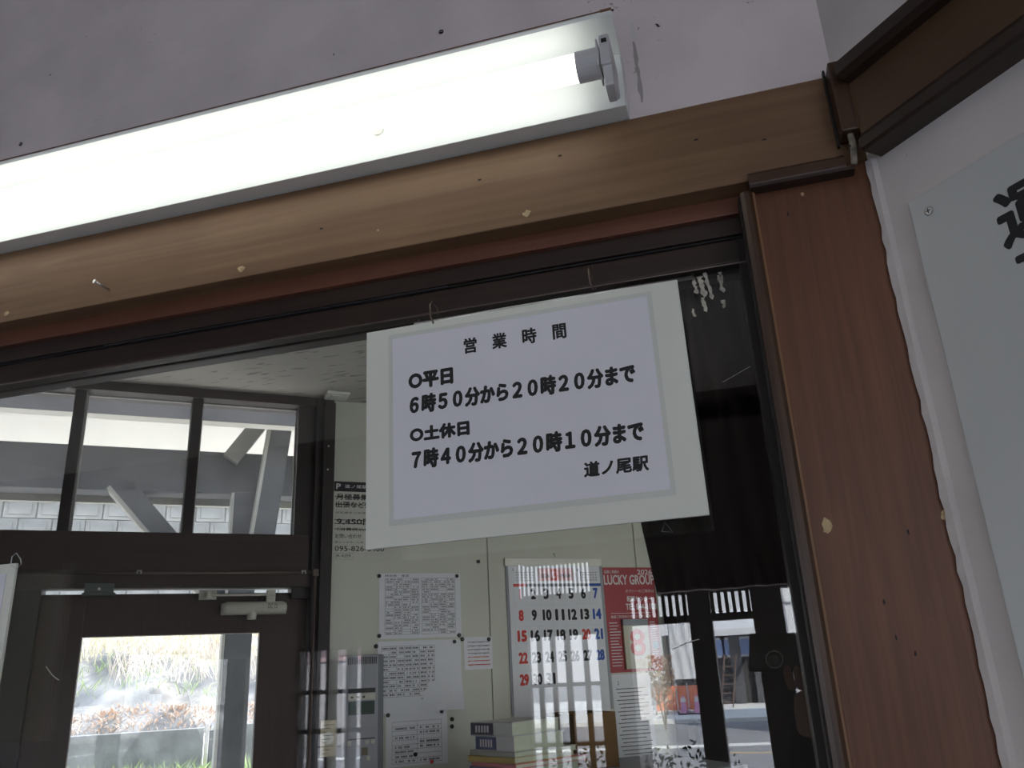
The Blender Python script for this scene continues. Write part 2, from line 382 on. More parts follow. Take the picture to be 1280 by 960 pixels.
# ragged plaster lip against the post
b = NB(); n = 90; rr = random.Random(5); pr = None
for k in range(n+1):
    z = 1.05 + (2.236-1.05)*k/n; o_ = .001+.002*rr.random()+.0006*sin(z*31)
    c_ = [b.verts.new(v) for v in ((-o_*.6, -o_*.9-.002, z), (.006, -.004, z), (.012, .002, z), (-.004, .004, z))]
    if pr:
        for j in range(4): b.faces.new((pr[j], pr[(j+1) % 4], c_[(j+1) % 4], c_[j]))
    pr = c_
S('trim_6', b, M_plasterB, FB, label='ragged plaster edge between the brown post and the right wall')
for i, (p_, q_, w_, m_) in enumerate((((789, 28), (793, 52), .0035, mat('new_filler', (.72, .69, .70), .8)), ((792, 52), (803, 128), .003, mat('old_drip', (.42, .38, .38), .8)), ((820, 30), (824, 34), .002, M_hole))):
    (xa_, za_), (xb_, zb_) = pA(*p_, -.02), pA(*q_, -.02); b = NB(); rr = random.Random(i); Lp = []; Rp = []
    for k in range(11):
        t_ = k/10; x_ = xa_+(xb_-xa_)*t_+rr.uniform(-.0006, .0006); ww = w_*(.5+.5*rr.random())*(.4 if k in (0, 10) else 1)
        Lp.append(b.verts.new((x_-ww, -.0204, za_+(zb_-za_)*t_))); Rp.append(b.verts.new((x_+ww, -.0204, za_+(zb_-za_)*t_)))
    for k in range(10): b.faces.new((Lp[k+1], Rp[k+1], Rp[k], Lp[k]))
    obj('paint_drip', b, m_, bpy.data.objects['wall_front'])
# plaster nail holes above
for i, (x, y, r) in enumerate(((552, 41, .0045), (27, 181, .004), (766, 14, .002), (418, 69, .0012))):
    px, pz = pA(x, y, -.02)
    t_ = thing('nail_hole', ('larger dark nail hole in the plaster above the middle of the lamp', 'dark nail hole in the plaster above the lamp, near the left edge of the picture',
                             'tiny hole in the plaster at the upper right corner of the lamp', 'pinprick hole in the plaster left of the larger nail hole')[i], 'hole', frame('A', px, -.02, pz))
    b = NB(); tube(b, [(0, -.0016, 0), (0, .0, 0)], [r*1.05, r*1.3], 12); obj('rim', b, M_plaster, t_)
    b = NB(); tube(b, [(0, -.0022, 0), (0, -.0004, 0)], r*.8, 12); obj('screw_head', b, M_hole, t_)
    if r > .003:
        b = NB(); box(b, -r*.5, r*.5, -.003, -.0021, -.0004, .0004); obj('slot', b, M_steel, t_)

# ------------------------------------------------------------------ wood-look cable mouldings and the cable
mo = thing('cable_moulding', 'long upright brown cable moulding along the left edge of the post', 'moulding', frame('A', .0575, -.035, 1.05))
b = NB(); prism(b, [(0, 0), (-.008, 0), (-.011, .004), (-.011, .009), (-.008, .0125), (0, .0125)], 0, 1.172)
bmesh.ops.transform(b, matrix=Matrix(((0, 0, 1, -.0065), (0, 1, 0, .0), (1, 0, 0, 0), (0, 0, 0, 1))), verts=b.verts)
bmesh.ops.recalc_face_normals(b, faces=b.faces[:]); obj('cover', b, M_mouldz, mo)
b = NB(); box(b, .0062, .0085, -.006, 0, 0, 1.172); obj('worn_edge', b, M_edge, mo)
b = NB(); box(b, -.0085, -.0066, -.002, .03, 0, 1.172); obj('backing_strip', b, M_darkz, mo)
mo = thing('cable_moulding', 'short level brown cable moulding across the top of the post', 'moulding', frame('A', .062, -.035, 2.226))
b = NB(); prism(b, [(0, 0), (-.010, 0), (-.012, .004), (-.012, .014), (-.009, .018), (0, .018)], 0, .098); obj('cover', b, M_mould, mo)
b = NB(); box(b, 0, .105, -.014, 0, -.003, .0005); obj('backing_strip', b, M_dark, mo)
mo = thing('cable_moulding', 'short upright brown cable moulding in the corner beside the right beam', 'moulding', frame('A', .1665, -.0355, 2.262))
b = NB(); box(b, -.007, .010, -.026, 0, 0, .088, .002); obj('cover', b, M_mouldz, mo)
b = NB(); box(b, .0096, .0108, -.0245, -.004, .001, .087); obj('worn_edge', b, M_edge, mo)
b = NB(); box(b, -.0095, -.0072, -.006, 0, -.004, .094); obj('backing_strip', b, M_darkz, mo)
cb = thing('cable', 'short grey cable between the two brown mouldings at the top corner of the post', 'cable', frame('A', .1685, -.052, 2.231))
b = NB(); tube(b, [(0, 0, .034), (.0005, -.001, .022), (0, -.001, .012), (-.002, 0, -.004)], .0032, 10); obj('sheath', b, mat('grey_cable', (.28, .25, .2), .6, var=.5, scale=120), cb, smooth=True)
b = NB(); tube(b, [(0, 0, .0175), (0, 0, .0145)], .0038, 10); obj('tie', b, M_black, cb)
# nail in the lintel
px, pz = pA(137, 362, -.035)
na = thing('nail', 'bent steel nail sticking out of the lintel below the lamp at left', 'nail', frame('A', px, -.035, pz))
b = NB(); tube(b, [(0, 0, 0), (-.002, -.012, .001), (-.004, -.022, .002)], .0014, 10); obj('shank', b, M_steel, na, smooth=True)
b = NB(); tube(b, [(-.004, -.022, .002), (-.0044, -.0238, .0022)], .0028, 12); obj('head', b, M_steel, na)

# ------------------------------------------------------------------ lamp
LX0, LX1 = -1.32, -.057
lamp = thing('fluorescent_lamp', 'white wall mounted fluorescent lamp with a glowing tube above the lintel', 'lamp', frame('A', LX1, -.02, 2.353))
L = LX0-LX1
b = NB(); box(b, L, 0, -.040, 0, 0, .0735, .001); obj('housing', b, M_white, lamp)
b = NB(); prism(b, [(0, .074), (-.103, .074), (-.105, .0765), (-.105, .0785), (-.102, .0785), (0, .0765)], L, 0); obj('reflector', b, M_white, lamp)
b = NB(); box(b, L, .0004, -.1056, -.1045, .0782, .0797); box(b, -.012, .0006, -.1065, -.1035, .0775, .080); obj('rusty_lip', b, M_rust, lamp)
tb = NB(); tube(tb, [(L+.05, -.083, .0295), (-.046, -.083, .0295)], .0158, 24)
obj('glowing_tube', tb, emit('lit_tube', (1.0, 1.0, .93), TUBE_POWER), lamp, smooth=True)
def endcap(s, x):
    b = NB(); tube(b, [(x, -.083, .0295), (x+s*.027, -.083, .0295)], .0172, 24); obj('tube_cap', b, M_cap, lamp, smooth=False)
    so_ = NB()
    box(so_, x+s*.028, x+s*.040, -.1035, -.036, .010, .050, .003); box(so_, x+s*.030, x+s*.040, -.100, -.070, -.016, .02, .002)
    so2 = obj('lamp_holder', so_, M_cap, lamp)
    b = NB(); box(b, x+s*.031, x+s*.037, -.1045, -.1030, .038, .043); obj('slot', b, M_black, so2)
    b = NB(); box(b, x+s*.024, x+s*.0262, -.100, -.064, .013, .048, .0005); obj('gap_ring', b, M_cap, lamp)
endcap(1, -.0455); endcap(-1, L+.05)
px, pz = pA(473, 162, -.06)
b = NB(); box(b, px-LX1-.008, px-LX1+.008, -.052, -.040, pz-2.353+.001, pz-2.353+.0025)
tube(b, [(px-LX1, -.0405, pz-2.353-.002), (px-LX1, -.0425, pz-2.353-.002)], .007, 18); obj('pull_tab', b, M_foam, lamp)

# ------------------------------------------------------------------ ticket window sashes
w1 = tag(bpy.data.objects.new('window_1', None), 'ticket window with dark wooden sashes and two sliding panes', kind='structure'); link(w1)
def win(name, b, m, parent=w1, **k): return obj(name, b, m, parent, **k)
b = NB(); box(b, -1.6, .056, .008, .030, 2.168, 2.1975, .002); win('top_rail', b, M_dark)
b = NB(); box(b, -1.6, .056, .036, .058, 2.168, 2.1975, .002); win('top_rail', b, M_dark)
b = NB(); box(b, .042, .057, .006, .062, 1.05, 2.198, .001); win('stile', b, M_darkz)
b = NB(); box(b, -1.6, -1.55, .006, .062, 1.05, 2.198, .001); win('stile', b, M_darkz)
b = NB(); box(b, -1.6, .056, .006, .062, 1.05, 1.10, .001); win('bottom_rail', b, M_dark)
b = NB(); box(b, -1.56, .045, .0175, .0205, 1.09, 2.175); g = win('pane', b, M_glass)
b = NB(); box(b, -1.56, .045, .0235, .0265, 1.09, 2.175); win('pane', b, M_glass)
b = NB(); tube(b, [(-1.6, .006, 2.1655), (.056, .006, 2.1655)], .0011, 8); win('glazing_bead', b, M_wire)
b = NB(); box(b, -1.6, .056, .004, .010, 2.1955, 2.1975); win('track_strip', b, M_black)
b = NB(); box(b, -.80, -.30, .0035, .0075, 2.1972, 2.1978); win('track_glint', b, M_steel)  # short steel strip stands in for the glint line along the track
# glue and tape left on the glass
rr = random.Random(3)
def streak(x, y, ln, w, seed, m=M_residue, dx=.12):
    px, pz = pA(x, y, .017); r_ = random.Random(seed); b = NB(); n = 9; L_ = []; R_ = []
    for k in range(n+1):
        z = pz - ln*k/n; xx = px + dx*ln*k/n + r_.uniform(-.0008, .0008); ww = 1.35*w*(.35+.65*r_.random())*(1 if k < n else .2)
        L_.append(b.verts.new((xx-ww, .0168, z))); R_.append(b.verts.new((xx+ww, .0168, z)))
    for k in range(n): b.faces.new((L_[k+1], R_[k+1], R_[k], L_[k]))
    win('glue_streak', b, m)
for i, (x, y, ln, w) in enumerate(((866, 348, .020, .0022), (874, 346, .026, .003), (881, 341, .034, .0022), (898, 344, .022, .0022), (903, 375, .010, .002), (878, 372, .018, .002), (866, 386, .010, .0016), (900, 340, .014, .0016))):
    streak(x, y, ln, w, i+1)
def arc(p, q, bend, w=.0004):
    (x0, z0), (x1, z1) = pA(*p, .017), pA(*q, .017); b = NB(); pts = []
    for k in range(9):
        t = k/8; pts.append((x0+(x1-x0)*t, .0166, z0+(z1-z0)*t + bend*sin(pi*t)))
    tube(b, pts, w, 5); win('scratch', b, M_foam)
arc((58, 833), (74, 850), -.002, .0005); arc((840, 812), (874, 799), .001, .0003); arc((903, 478), (938, 458), .0, .0002)
arc((955, 500), (966, 550), 0, .0003)
# steel hanging rod in front of the rail and the sign
rd = thing('hanging_rod', 'thin steel rod that the opening hours sign hangs from', 'rod', frame('A', -.21, -.006, 2.150))
b = NB(); tube(b, [(-.13, 0, -.001), (.20, 0, .001)], .0022, 12); obj('rod', b, M_steel, rd, smooth=True)
for x in (-.130, .20):
    b = NB(); tube(b, [(x, 0, 0), (x, .008, .002), (x, .016, .012)], .0016, 8); obj('bracket', b, M_wire, rd)
sg = thing('opening_hours_sign', 'white board with black Japanese opening hours hanging from two hooks', 'sign', frame('A', -.2065, -.030, 2.010))
sg.rotation_euler.y = radians(-.5)
b = NB(); box(b, -.1825, .1815, -.002, .002, -.127, .1275, .0006); obj('backing_board', b, M_foam, sg)
b = NB(); box(b, -.1490, .1475, -.0028, -.0021, -.098, .1135); pp = obj('paper', b, M_paper, sg)
b = NB(); box(b, -.1545, .1525, -.0025, -.0019, -.1045, .119); obj('plastic_sleeve', b, mat('sleeve_border', (.68, .70, .66), .35, var=.02), sg)
def sgp(x, y):
    a, z = pA(x, y, -.034); return a+.2065, z-2.010
def sgtext(s, lb, rt, bold, **k):
    bold = bold if len(s) > 9 or s[0] == '○' else .052
    if '営' in s: bold = .045
    x0, z0 = sgp(*lb); x1, z1 = sgp(*rt); text(s, x0, x1, z0, z1, -.0029, M_ink, sg, bold, **k)
BO = .085
sgtext('営　業　時　間', (581, 441), (707, 403), BO)
sgtext('○平日', (512, 485), (565, 459), BO)
sgtext('６時５０分から２０時２０分まで', (513, 516), (792, 455), BO, shear=.06)
sgtext('○土休日', (513, 551), (585, 525), BO)
sgtext('７時４０分から２０時１０分まで', (515, 585), (802, 527), BO, shear=.06)
sgtext('道ノ尾駅', (730, 597), (808, 570), BO, shear=.06)
for i, (x, y) in enumerate(((543, 392), (739, 350))):
    a, z = pA(x, y, -.02)
    h = thing('wire_hook', ('small dark wire hook holding the left side of the opening hours sign', 'small dark wire hook holding the right side of the opening hours sign')[i], 'hook', frame('A', a, -.02, z))
    b = NB(); pts = [(0, .014, .004), (0, .010, .012), (0, -.004, .014), (0, -.014, .006), (.001, -.015, -.010), (.003, -.012, -.018), (.005, -.006, -.014)]
    tube(b, pts, .0011, 8); obj('wire', b, M_wire, h, smooth=True)
a, z = pA(833, 660, .015)
h = thing('wire_hanger', 'tiny triangular wire hanger on the glass under the right end of the sign', 'hanger', frame('A', a, .015, z))
b = NB(); P3 = [(-.005, 0, -.003), (.006, 0, -.005), (-.001, 0, .006), (-.005, 0, -.003)]; tube(b, P3, .0004, 6); obj('wire', b, M_steel, h)
# second sign at the left edge
a, z = pA(22, 704, -.02)
s2 = thing('hanging_sign', 'edge of a white board hanging at the far left of the ticket window', 'sign', frame('A', a, -.02, z))
b = NB(); box(b, -.30, 0, -.002, .002, -.21, 0, .0006); obj('backing_board', b, M_foam, s2)
b = NB(); box(b, -.29, -.012, -.003, -.0022, -.20, -.012); obj('paper', b, M_paper, s2)
h = thing('wire_hanger', 'small hexagonal wire hanger above the white board at far left', 'hanger', frame('A', a+.002, -.024, z+.004))
b = NB(); tube(b, [(-.008, 0, -.006), (-.008, 0, .004), (-.002, 0, .008), (.006, 0, .000), (.008, 0, -.006), (.002, 0, -.012), (-.008, 0, -.006)], .0006, 6); obj('wire', b, M_steel, h)

# ------------------------------------------------------------------ curtain behind the glass
cu = thing('curtain', 'dark brown pleated curtain hanging behind the glass at the right of the window', 'curtain', frame('A', -.02, .15, 1.83))
b = NB(); nx, nz = 70, 26; x0 = -.099; x1 = .23; gr = []
for j in range(nz+1):
    z = .50*j/nz; row = []
    for i in range(nx+1):
        t = i/nx; x = x0+(x1-x0)*t + (.018-.012*min(1, z/.09))*(1-t)
        y = .012*sin(t*31)*(.5+.5*j/nz) + .005*sin(t*67+z*5) + .006*sin(z*9+t*7)
        row.append(b.verts.new((x, y, z)))
    gr.append(row)
for j in range(nz):
    for i in range(nx): b.faces.new((gr[j][i], gr[j][i+1], gr[j+1][i+1], gr[j+1][i]))
o = obj('cloth', b, M_curtain, cu, smooth=True)
b = NB(); tube(b, [(x0+(x1-x0)*i/nx+.018*(1-i/nx), .012*sin(i/nx*31)*.5+.005*sin(i/nx*67)+.006*sin(i/nx*7)-.0005, -.0005) for i in range(nx+1)], .0010, 6); obj('hem', b, M_hem, cu)
b = NB(); tube(b, [(-1.3, .0, .505), (.27, .0, .505)], .006, 10)
cr_ = obj('rail', b, M_pipe, cu)
# ------------------------------------------------------------------ notice panel on the right wall
sn = thing('notice_panel', 'large white notice panel screwed to the right wall with bold black characters', 'sign', frame('B', .036, -.001, 2.164))
b = NB(); box(b, 0, .75, -.006, 0, -.80, 0, .0015); obj('plate', b, M_signw, sn)
for x, z in ((.020, -.021), (.73, -.021), (.02, -.78), (.73, -.78)):
    b = NB(); tube(b, [(x, -.0059, z), (x, -.0072, z), (x, -.0078, z)], [.0042, .0042, .003], 16); sc_ = obj('screw', b, M_steel, sn)
    b = NB(); box(b, x-.0025, x+.0025, -.0082, -.0077, z-.0005, z+.0005); box(b, x-.0005, x+.0005, -.0082, -.0077, z-.0025, z+.0025); obj('slot', b, M_black, sc_)
text('運行', .079, .190, -.094, -.040, -.0062, M_ink, sn, .04)
text('下記', .085, .180, -.150, -.100, -.0062, M_ink, sn, .04)

# ================================================================== OFFICE
OFP = [(-3.37, .06), (2.5, .06), (2.675, .972), (.787, 3.354)]
def slab(pts, z0, z1):
    b = NB(); A_ = [b.verts.new((x, y, z0)) for x, y in pts]; B_ = [b.verts.new((x, y, z1)) for x, y in pts]; n = len(pts)
    b.faces.new(A_[::-1]); b.faces.new(B_)
    for i in range(n): b.faces.new((A_[i], A_[(i+1) % n], B_[(i+1) % n], B_[i]))
    return b
S('floor_office', slab(OFP, -.08, 0), M_floor)
b = NB(); box(b, .19, 2.7, .0, .08, 0, 2.70); S('wall_office_front', b, M_office)
b = slab(OFP, 2.668, 2.72)
S('ceiling_office', b, M_ceilo, label='speckled grey board ceiling of the office behind the glass')
# back wall (frame C) with the door opening and the transom opening
UJ = -.030   # where the white panels begin
b = NB()
box(b, UJ, 2.6, CD, CD+.10, 0, 2.70)
S('wall_back', b, M_office, FC, label='pale greenish office wall with notices and calendars')
# separate flat wall panels with thin joints
for i, (x0, x1) in enumerate(((UJ+.002, .518), (.522, 1.118), (1.122, 1.70))):
    b = NB(); box(b, x0, x1, CD-.006, CD, .02, 2.60, .001)
    o = obj('wall_panel', b, M_office, bpy.data.objects['wall_back'])
b = NB(); box(b, -3.3, -.9, CD, CD+.1, 0, 2.19); box(b, -3.3, -1.2, CD, CD+.1, 2.19, 2.70)
S('wall_back_left', b, mat('dark_panel_wall', (.045, .05, .045), .5), FC)
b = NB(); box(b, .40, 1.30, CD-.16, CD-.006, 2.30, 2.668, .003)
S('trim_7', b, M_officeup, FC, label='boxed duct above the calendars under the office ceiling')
# door frame and transom
fr = tag(bpy.data.objects.new('window_2', None), 'three pane transom window above the office back door', kind='structure'); link(fr); fr.matrix_world = FC
def dk(x0, x1, y0, y1, z0, z1, name, m=M_darkz, par=fr, bev=.002):
    b = NB(); box(b, x0, x1, y0, y1, z0, z1, bev); return obj(name, b, m, par)
dk(-1.25, UJ, CD-.02, CD+.09, 2.637, 2.672, 'head_rail', M_dark)
dk(-1.25, -.10, CD-.02, CD+.09, 2.085, 2.199, 'transom_rail', M_dark)
dk(-1.25, -1.18, CD-.02, CD+.09, 2.19, 2.65, 'mullion')
dk(-.824, -.792, CD-.005, CD+.06, 2.19, 2.645, 'mullion')
dk(-.484, -.453, CD-.005, CD+.06, 2.19, 2.645, 'mullion')
dk(-.147, -.088, CD-.01, CD+.08, 2.0, 2.65, 'mullion')
for x0, x1 in ((-1.18, -.824), (-.792, -.484), (-.453, -.147)):
    b = NB(); box(b, x0, x1, CD+.03, CD+.034, 2.199, 2.637); obj('pane', b, M_glass2, fr)
    b = NB(); box(b, x0, x1, CD+.036, CD+.044, 2.633, 2.641); box(b, x0, x0+.004, CD+.036, CD+.044, 2.199, 2.637); box(b, x1-.004, x1, CD+.036, CD+.044, 2.199, 2.637); obj('pale_bead', b, M_verl, fr)
jm = tag(bpy.data.objects.new('trim_8', None), 'dark door jamb post between the back door and the pale wall', kind='structure'); link(jm); jm.matrix_world = FC
dk(-.090, -.067, CD-.03, CD+.09, 0, 2.66, 'jamb_board', par=jm); dk(-.067, UJ, CD-.05, CD+.09, 0, 2.645, 'post', par=jm)
dk(-.90, -.8375, CD-.02, CD+.09, 0, 2.09, 'jamb_board', par=jm)
dk(-.90, -.08, CD-.028, CD+.05, 2.034, 2.087, 'door_head', M_dark, par=jm)
for z in (2.49, 2.41):
    b = NB(); tube(b, [(-.052, CD-.050, z), (-.052, CD-.054, z)], .003, 10); obj('screw', b, M_steel, jm)
# door leaf
M_door = wood('door_wood', (.030, .015, .010), (.046, .023, .015), 'z', .55)
dr = tag(bpy.data.objects.new('door_1', None), 'dark brown office back door with a large glass pane', kind='structure'); link(dr); dr.matrix_world = FC
dk(-.838, -.723, CD+.005, CD+.045, .02, 2.020, 'door_stile', M_door, dr); dk(-.235, -.094, CD+.005, CD+.045, .02, 2.020, 'door_stile', M_door, dr)
dk(-.723, -.235, CD+.005, CD+.045, 1.901, 2.020, 'door_rail', M_door, dr); dk(-.723, -.235, CD+.005, CD+.045, .02, .95, 'door_rail', M_door, dr)
b = NB(); box(b, -.724, -.234, CD+.022, CD+.026, .95, 1.902); obj('pane', b, M_glassd, dr)
# door closer
u0, z0 = -.345, 2.0
dc = thing('door_closer', 'beige hydraulic door closer with folding arm at the top of the back door', 'door closer', frame('C', -.255, CD, 1.972))
b = NB(); tube(b, [(-.098, -.03, .0), (-.094, -.03, 0), (-.082, -.03, 0), (.078, -.03, 0), (.09, -.03, 0), (.094, -.03, 0)], [.006, .014, .019, .019, .014, .006], 18); obj('body', b, M_closer, dc, smooth=True)
b = NB(); tube(b, [(-.010, -.03, -.010), (-.010, -.03, -.034)], [.016, .013], 16); obj('valve', b, M_closer, dc)
b = NB(); box(b, -.145, .055, -.048, -.036, .034, .041, .002); tube(b, [(-.138, -.042, .030), (-.138, -.042, .046)], .009, 12); obj('arm', b, M_closer, dc)
b = NB(); box(b, -.165, -.115, -.030, -.020, .026, .052, .002); obj('bracket', b, M_closer, dc); b = NB(); box(b, .030, .056, -.046, -.02, .014, .052, .002); obj('bracket', b, M_closer, dc)
text('DC 72', .035, .062, -.004, .010, -.0500, M_ink, dc, .0)
b = NB(); box(b, -.098, .095, -.010, .006, -.018, .016, .001); obj('mounting_plate', b, M_closer, dc)
hn = thing('door_catch', 'dark green metal catch at the top left of the back door', 'catch', frame('C', -.69, CD, 2.02))
b = NB(); box(b, -.038, .038, -.045, -.026, .0, .026, .001); box(b, -.043, .043, -.045, .0, -.008, .0, .001); obj('bracket', b, M_hinge, hn)
b = NB(); tube(b, [(0, -.045, .01), (0, -.048, .01)], .004, 10); obj('screw', b, M_steel, hn)
# conduit above the door and its clips
cd = thing('conduit', 'thin brown conduit running over the back door and down beside it', 'conduit', frame('C', -.08, CD-.035, 2.077))
b = NB(); tube(b, [(-.77, 0, -.003), (0, 0, 0)], .0035, 10); obj('pipe', b, M_pipe, cd, smooth=True)
b = NB(); tube(b, [(0, -.01, 0), (0, -.01, -2.0)], .004, 10); obj('pipe', b, M_pipe, cd, smooth=True)
b = NB(); box(b, -.008, .009, -.016, .01, -.012, .010, .002); obj('joint_box', b, M_pipe, cd)
for x in (-.51, -.035):
    b = NB(); box(b, x-.007, x+.007, -.006, .01, .004, .007); box(b, x-.007, x-.003, -.006, -.003, -.004, .007); box(b, x+.003, x+.007, -.006, -.003, -.004, .007); obj('clip', b, M_verl, cd)
# ceiling outlet
p = pix(421, 493, Vector((0, 0, 1)), 2.668)
ol = thing('ceiling_plate', 'small square cream plate on the office ceiling near the back wall', 'plate', Matrix.Translation(p) @ Matrix.Rotation(CA, 4, 'Z'))
b = NB(); box(b, -.038, .038, -.038, .038, -.010, 0, .003); obj('cover', b, M_foam, ol)
b = NB(); box(b, -.02, .02, -.02, .02, -.012, -.009, .001); obj('socket_insert', b, M_foam, ol)
# fill lamp added out of view to light the office back wall
ofl = thing('fill_lamp', 'added office fill lamp with two glowing tubes hidden behind the curtain', 'lamp', Matrix.Translation((1.35, .9, 2.668)) @ Matrix.Rotation(CA, 4, 'Z'))
b = NB(); box(b, -.62, .62, -.11, .11, -.05, 0, .005); obj('housing', b, M_white, ofl)
m_ = emit('office_fill_tube', (1, 1, .93), OFFICE_FILL*3)
for y in (-.06, .06):
    b = NB(); tube(b, [(-.58, y, -.075), (.58, y, -.075)], .016, 14); obj('glowing_tube', b, m_, ofl, smooth=True)
    for x in (-.59, .59):
        b = NB(); box(b, x-.01, x+.01, y-.018, y+.018, -.095, -.045, .003); obj('lamp_holder', b, M_cap, ofl)

# ------------------------------------------------------------------ things on the back wall
def sheet(name, label, cat, u0, u1, z0, z1, m=M_paper2, th=.0012, off=.0065, group=None, curl=0):
    t = thing(name, label, cat, frame('C', (u0+u1)/2, CD-off, z0), group)
    w = (u1-u0)/2; b = NB(); n = 8; F = []; Bk = []
    for k in range(n+1):
        row = []; rb = []
        for j in range(n+1):
            x = -w+2*w*k/n; z = (z1-z0)*j/n
            y = -curl*max(0, .45-j/n)/.45*max(0, (k/n-.55)/.45)
            row.append(b.verts.new((x, y-th, z))); rb.append(b.verts.new((x, y, z)))
        F.append(row); Bk.append(rb)
    for k in range(n):
        for j in range(n):
            b.faces.new((F[k][j], F[k+1][j], F[k+1][j+1], F[k][j+1])); b.faces.new((Bk[k][j], Bk[k][j+1], Bk[k+1][j+1], Bk[k+1][j]))
    for j in range(n):
        b.faces.new((F[0][j], F[0][j+1], Bk[0][j+1], Bk[0][j])); b.faces.new((F[n][j+1], F[n][j], Bk[n][j], Bk[n][j+1]))
        b.faces.new((F[j][0], Bk[j][0], Bk[j+1][0], F[j+1][0])); b.faces.new((F[j+1][n], Bk[j+1][n], Bk[j][n], F[j][n]))
    bmesh.ops.recalc_face_normals(b, faces=b.faces[:])
    obj('sheet', b, m, t)
    return t, w, z1-z0
def pins(px_list, labels, group=None):
    for (x, y), l in zip(px_list, labels):
        u, z = pC(x, y, CD-.008)
        t = thing('push_pin', l, 'pin', frame('C', u, CD-.0065, z), group)
        b = NB(); tube(b, [(0, 0, 0), (0, -.004, 0), (0, -.006, 0)], [.0065, .0065, .004], 12); obj('head', b, M_black, t)
def table(parent, x0, x1, z0, z1, cols, rows, y, seed, fill=.8):
    """ruled table with short printed marks"""
    r_ = random.Random(seed); b = NB(); lw = .0007
    for k in range(rows+1):
        z = z0+(z1-z0)*k/rows; quad(b, x0, x1, z-lw/2, z+lw/2, y)
    for k in range(cols+1):
        x = x0+(x1-x0)*k/cols; quad(b, x-lw/2, x+lw/2, z0, z1, y)
    obj('table_rules', b, M_ink, parent, kind='stuff')
    b = NB(); cw = (x1-x0)/cols; ch = (z1-z0)/rows
    for k in range(rows):
        for c in range(cols):
            if r_.random() > fill: continue
            x = x0+cw*(c+.12); 
            while x < x0+cw*(c+.85):
                w = r_.uniform(.002, .005); w = min(w, x0+cw*(c+.92)-x)
                if r_.random() < .8: quad(b, x, x+w, z0+ch*(k+.28), z0+ch*(k+.72), y)
                x += w+.0012
    obj('printed_figures', b, M_inkg, parent, kind='stuff')
t, w, h = sheet('timetable_sheet', 'upper timetable sheet with a dense printed table pinned left of the calendar', 'paper', .134, .416, 1.870, 2.078)
table(t, -w+.02, -.005, .012, h-.016, 4, 22, -.0016, 1); table(t, .003, w-.02, .012, h-.016, 4, 22, -.0016, 2)
text('時刻表　運賃', -w+.02, -.04, h-.012, h-.004, -.0016, M_ink, t)
t, w, h = sheet('timetable_sheet', 'middle table sheet with a curling lower corner under the upper timetable', 'paper', .130, .412, 1.645, 1.862, off=.008, curl=.03)
table(t, -w+.012, w-.092, .048, h-.016, 7, 12, -.0018, 3, .9)
text('備考', .0, .035, .036, .042, -.0018, M_inkg, t)
t, w, h = sheet('table_sheet', 'lowest faint table sheet pinned above the bottom edge of the picture', 'paper', .159, .360, 1.49, 1.649)
table(t, -w+.02, w-.02, .008, h-.03, 2, 9, -.0016, 4, .7)
t, w, h = sheet('memo_note', 'small handwritten note with red lines pinned between timetables and calendar', 'paper', .423, .525, 1.764, 1.867)
r_ = random.Random(9)
for k in range(7):
    b = NB(); x = -w+.014; z = h-.016-k*.012
    while x < w-.014:
        q = r_.uniform(.003, .008); quad(b, x, x+q, z-.0015+r_.uniform(-.001, .001), z+.0015, -.0016); x += q+.0015
    obj('handwriting', b, M_inkg if k < 4 else M_red, t)
pins([(474, 720), (571, 720), (474, 795), (574, 794), (470, 808), (568, 802), (578, 799), (611, 799), (485, 894), (552, 889), (519, 943), (565, 899), (565, 908), (598, 702), (473, 912)],
     ['black pin at the top left corner of the upper timetable', 'black pin at the top right corner of the upper timetable', 'black pin at the bottom left corner of the upper timetable', 'black pin at the bottom right corner of the upper timetable',
      'black pin at the top left corner of the middle table sheet', 'black pin at the top right corner of the middle table sheet', 'black pin at the top left of the small handwritten note', 'black pin at the top right of the small handwritten note',
      'black pin at the top left of the lowest table sheet', 'black pin at the top right of the lowest table sheet', 'black pin at the bottom centre of the lowest table sheet',
      'upper of two spare black pins right of the lowest table sheet', 'lower of two spare black pins right of the lowest table sheet', 'lone black pin in the wall above the small note', 'black pin in the wall beside the grey ticket device'], 'black pins on the office wall')
# parking poster
t, w, h = sheet('parking_notice', 'white parking notice with struck out lines and a telephone number, half hidden by the sign', 'poster', -.022, .180, 2.120, 2.382, mat('notice_paper', (.60, .60, .53), .6))
b = NB(); quad(b, -w, w, h-.034, h, -.0016); obj('title_bar', b, M_black, t)
text('P', -w+.008, -w+.022, h-.026, h-.008, -.0019, M_posterw, t, .03)
text('道ノ尾駅前駐車場', -w+.036, w-.01, h-.022, h-.010, -.0019, M_posterw, t, .01)
text('月極募集中', -w+.008, w-.06, h-.062, h-.042, -.0018, M_ink, t, .03); text('出張など短期', -w+.008, w-.05, h-.088, h-.068, -.0018, M_ink, t, .03)
text('JR定期をご利用のお客様', -w+.006, w-.03, h-.110, h-.102, -.0018, M_ink, t)
text('9,450円', -w+.012, w-.07, h-.146, h-.125, -.0018, M_ink, t, .03); text('（消費税込み）', -w+.014, w-.07, h-.166, h-.155, -.0018, M_ink, t, .02)
text('お問い合わせ', -w+.008, -w+.095, h-.190, h-.176, -.0018, M_ink, t, .01); text('駅レンタカー九州　長崎営業所', -w+.008, w-.03, h-.207, h-.200, -.0018, M_ink, t)
text('095-826-0480', -w+.008, w-.03, h-.232, h-.216, -.0018, M_ink, t, .01)
text('JR-4259', -w+.010, -w+.060, h-.255, h-.243, -.0018, M_ink, t)
b = NB(); 
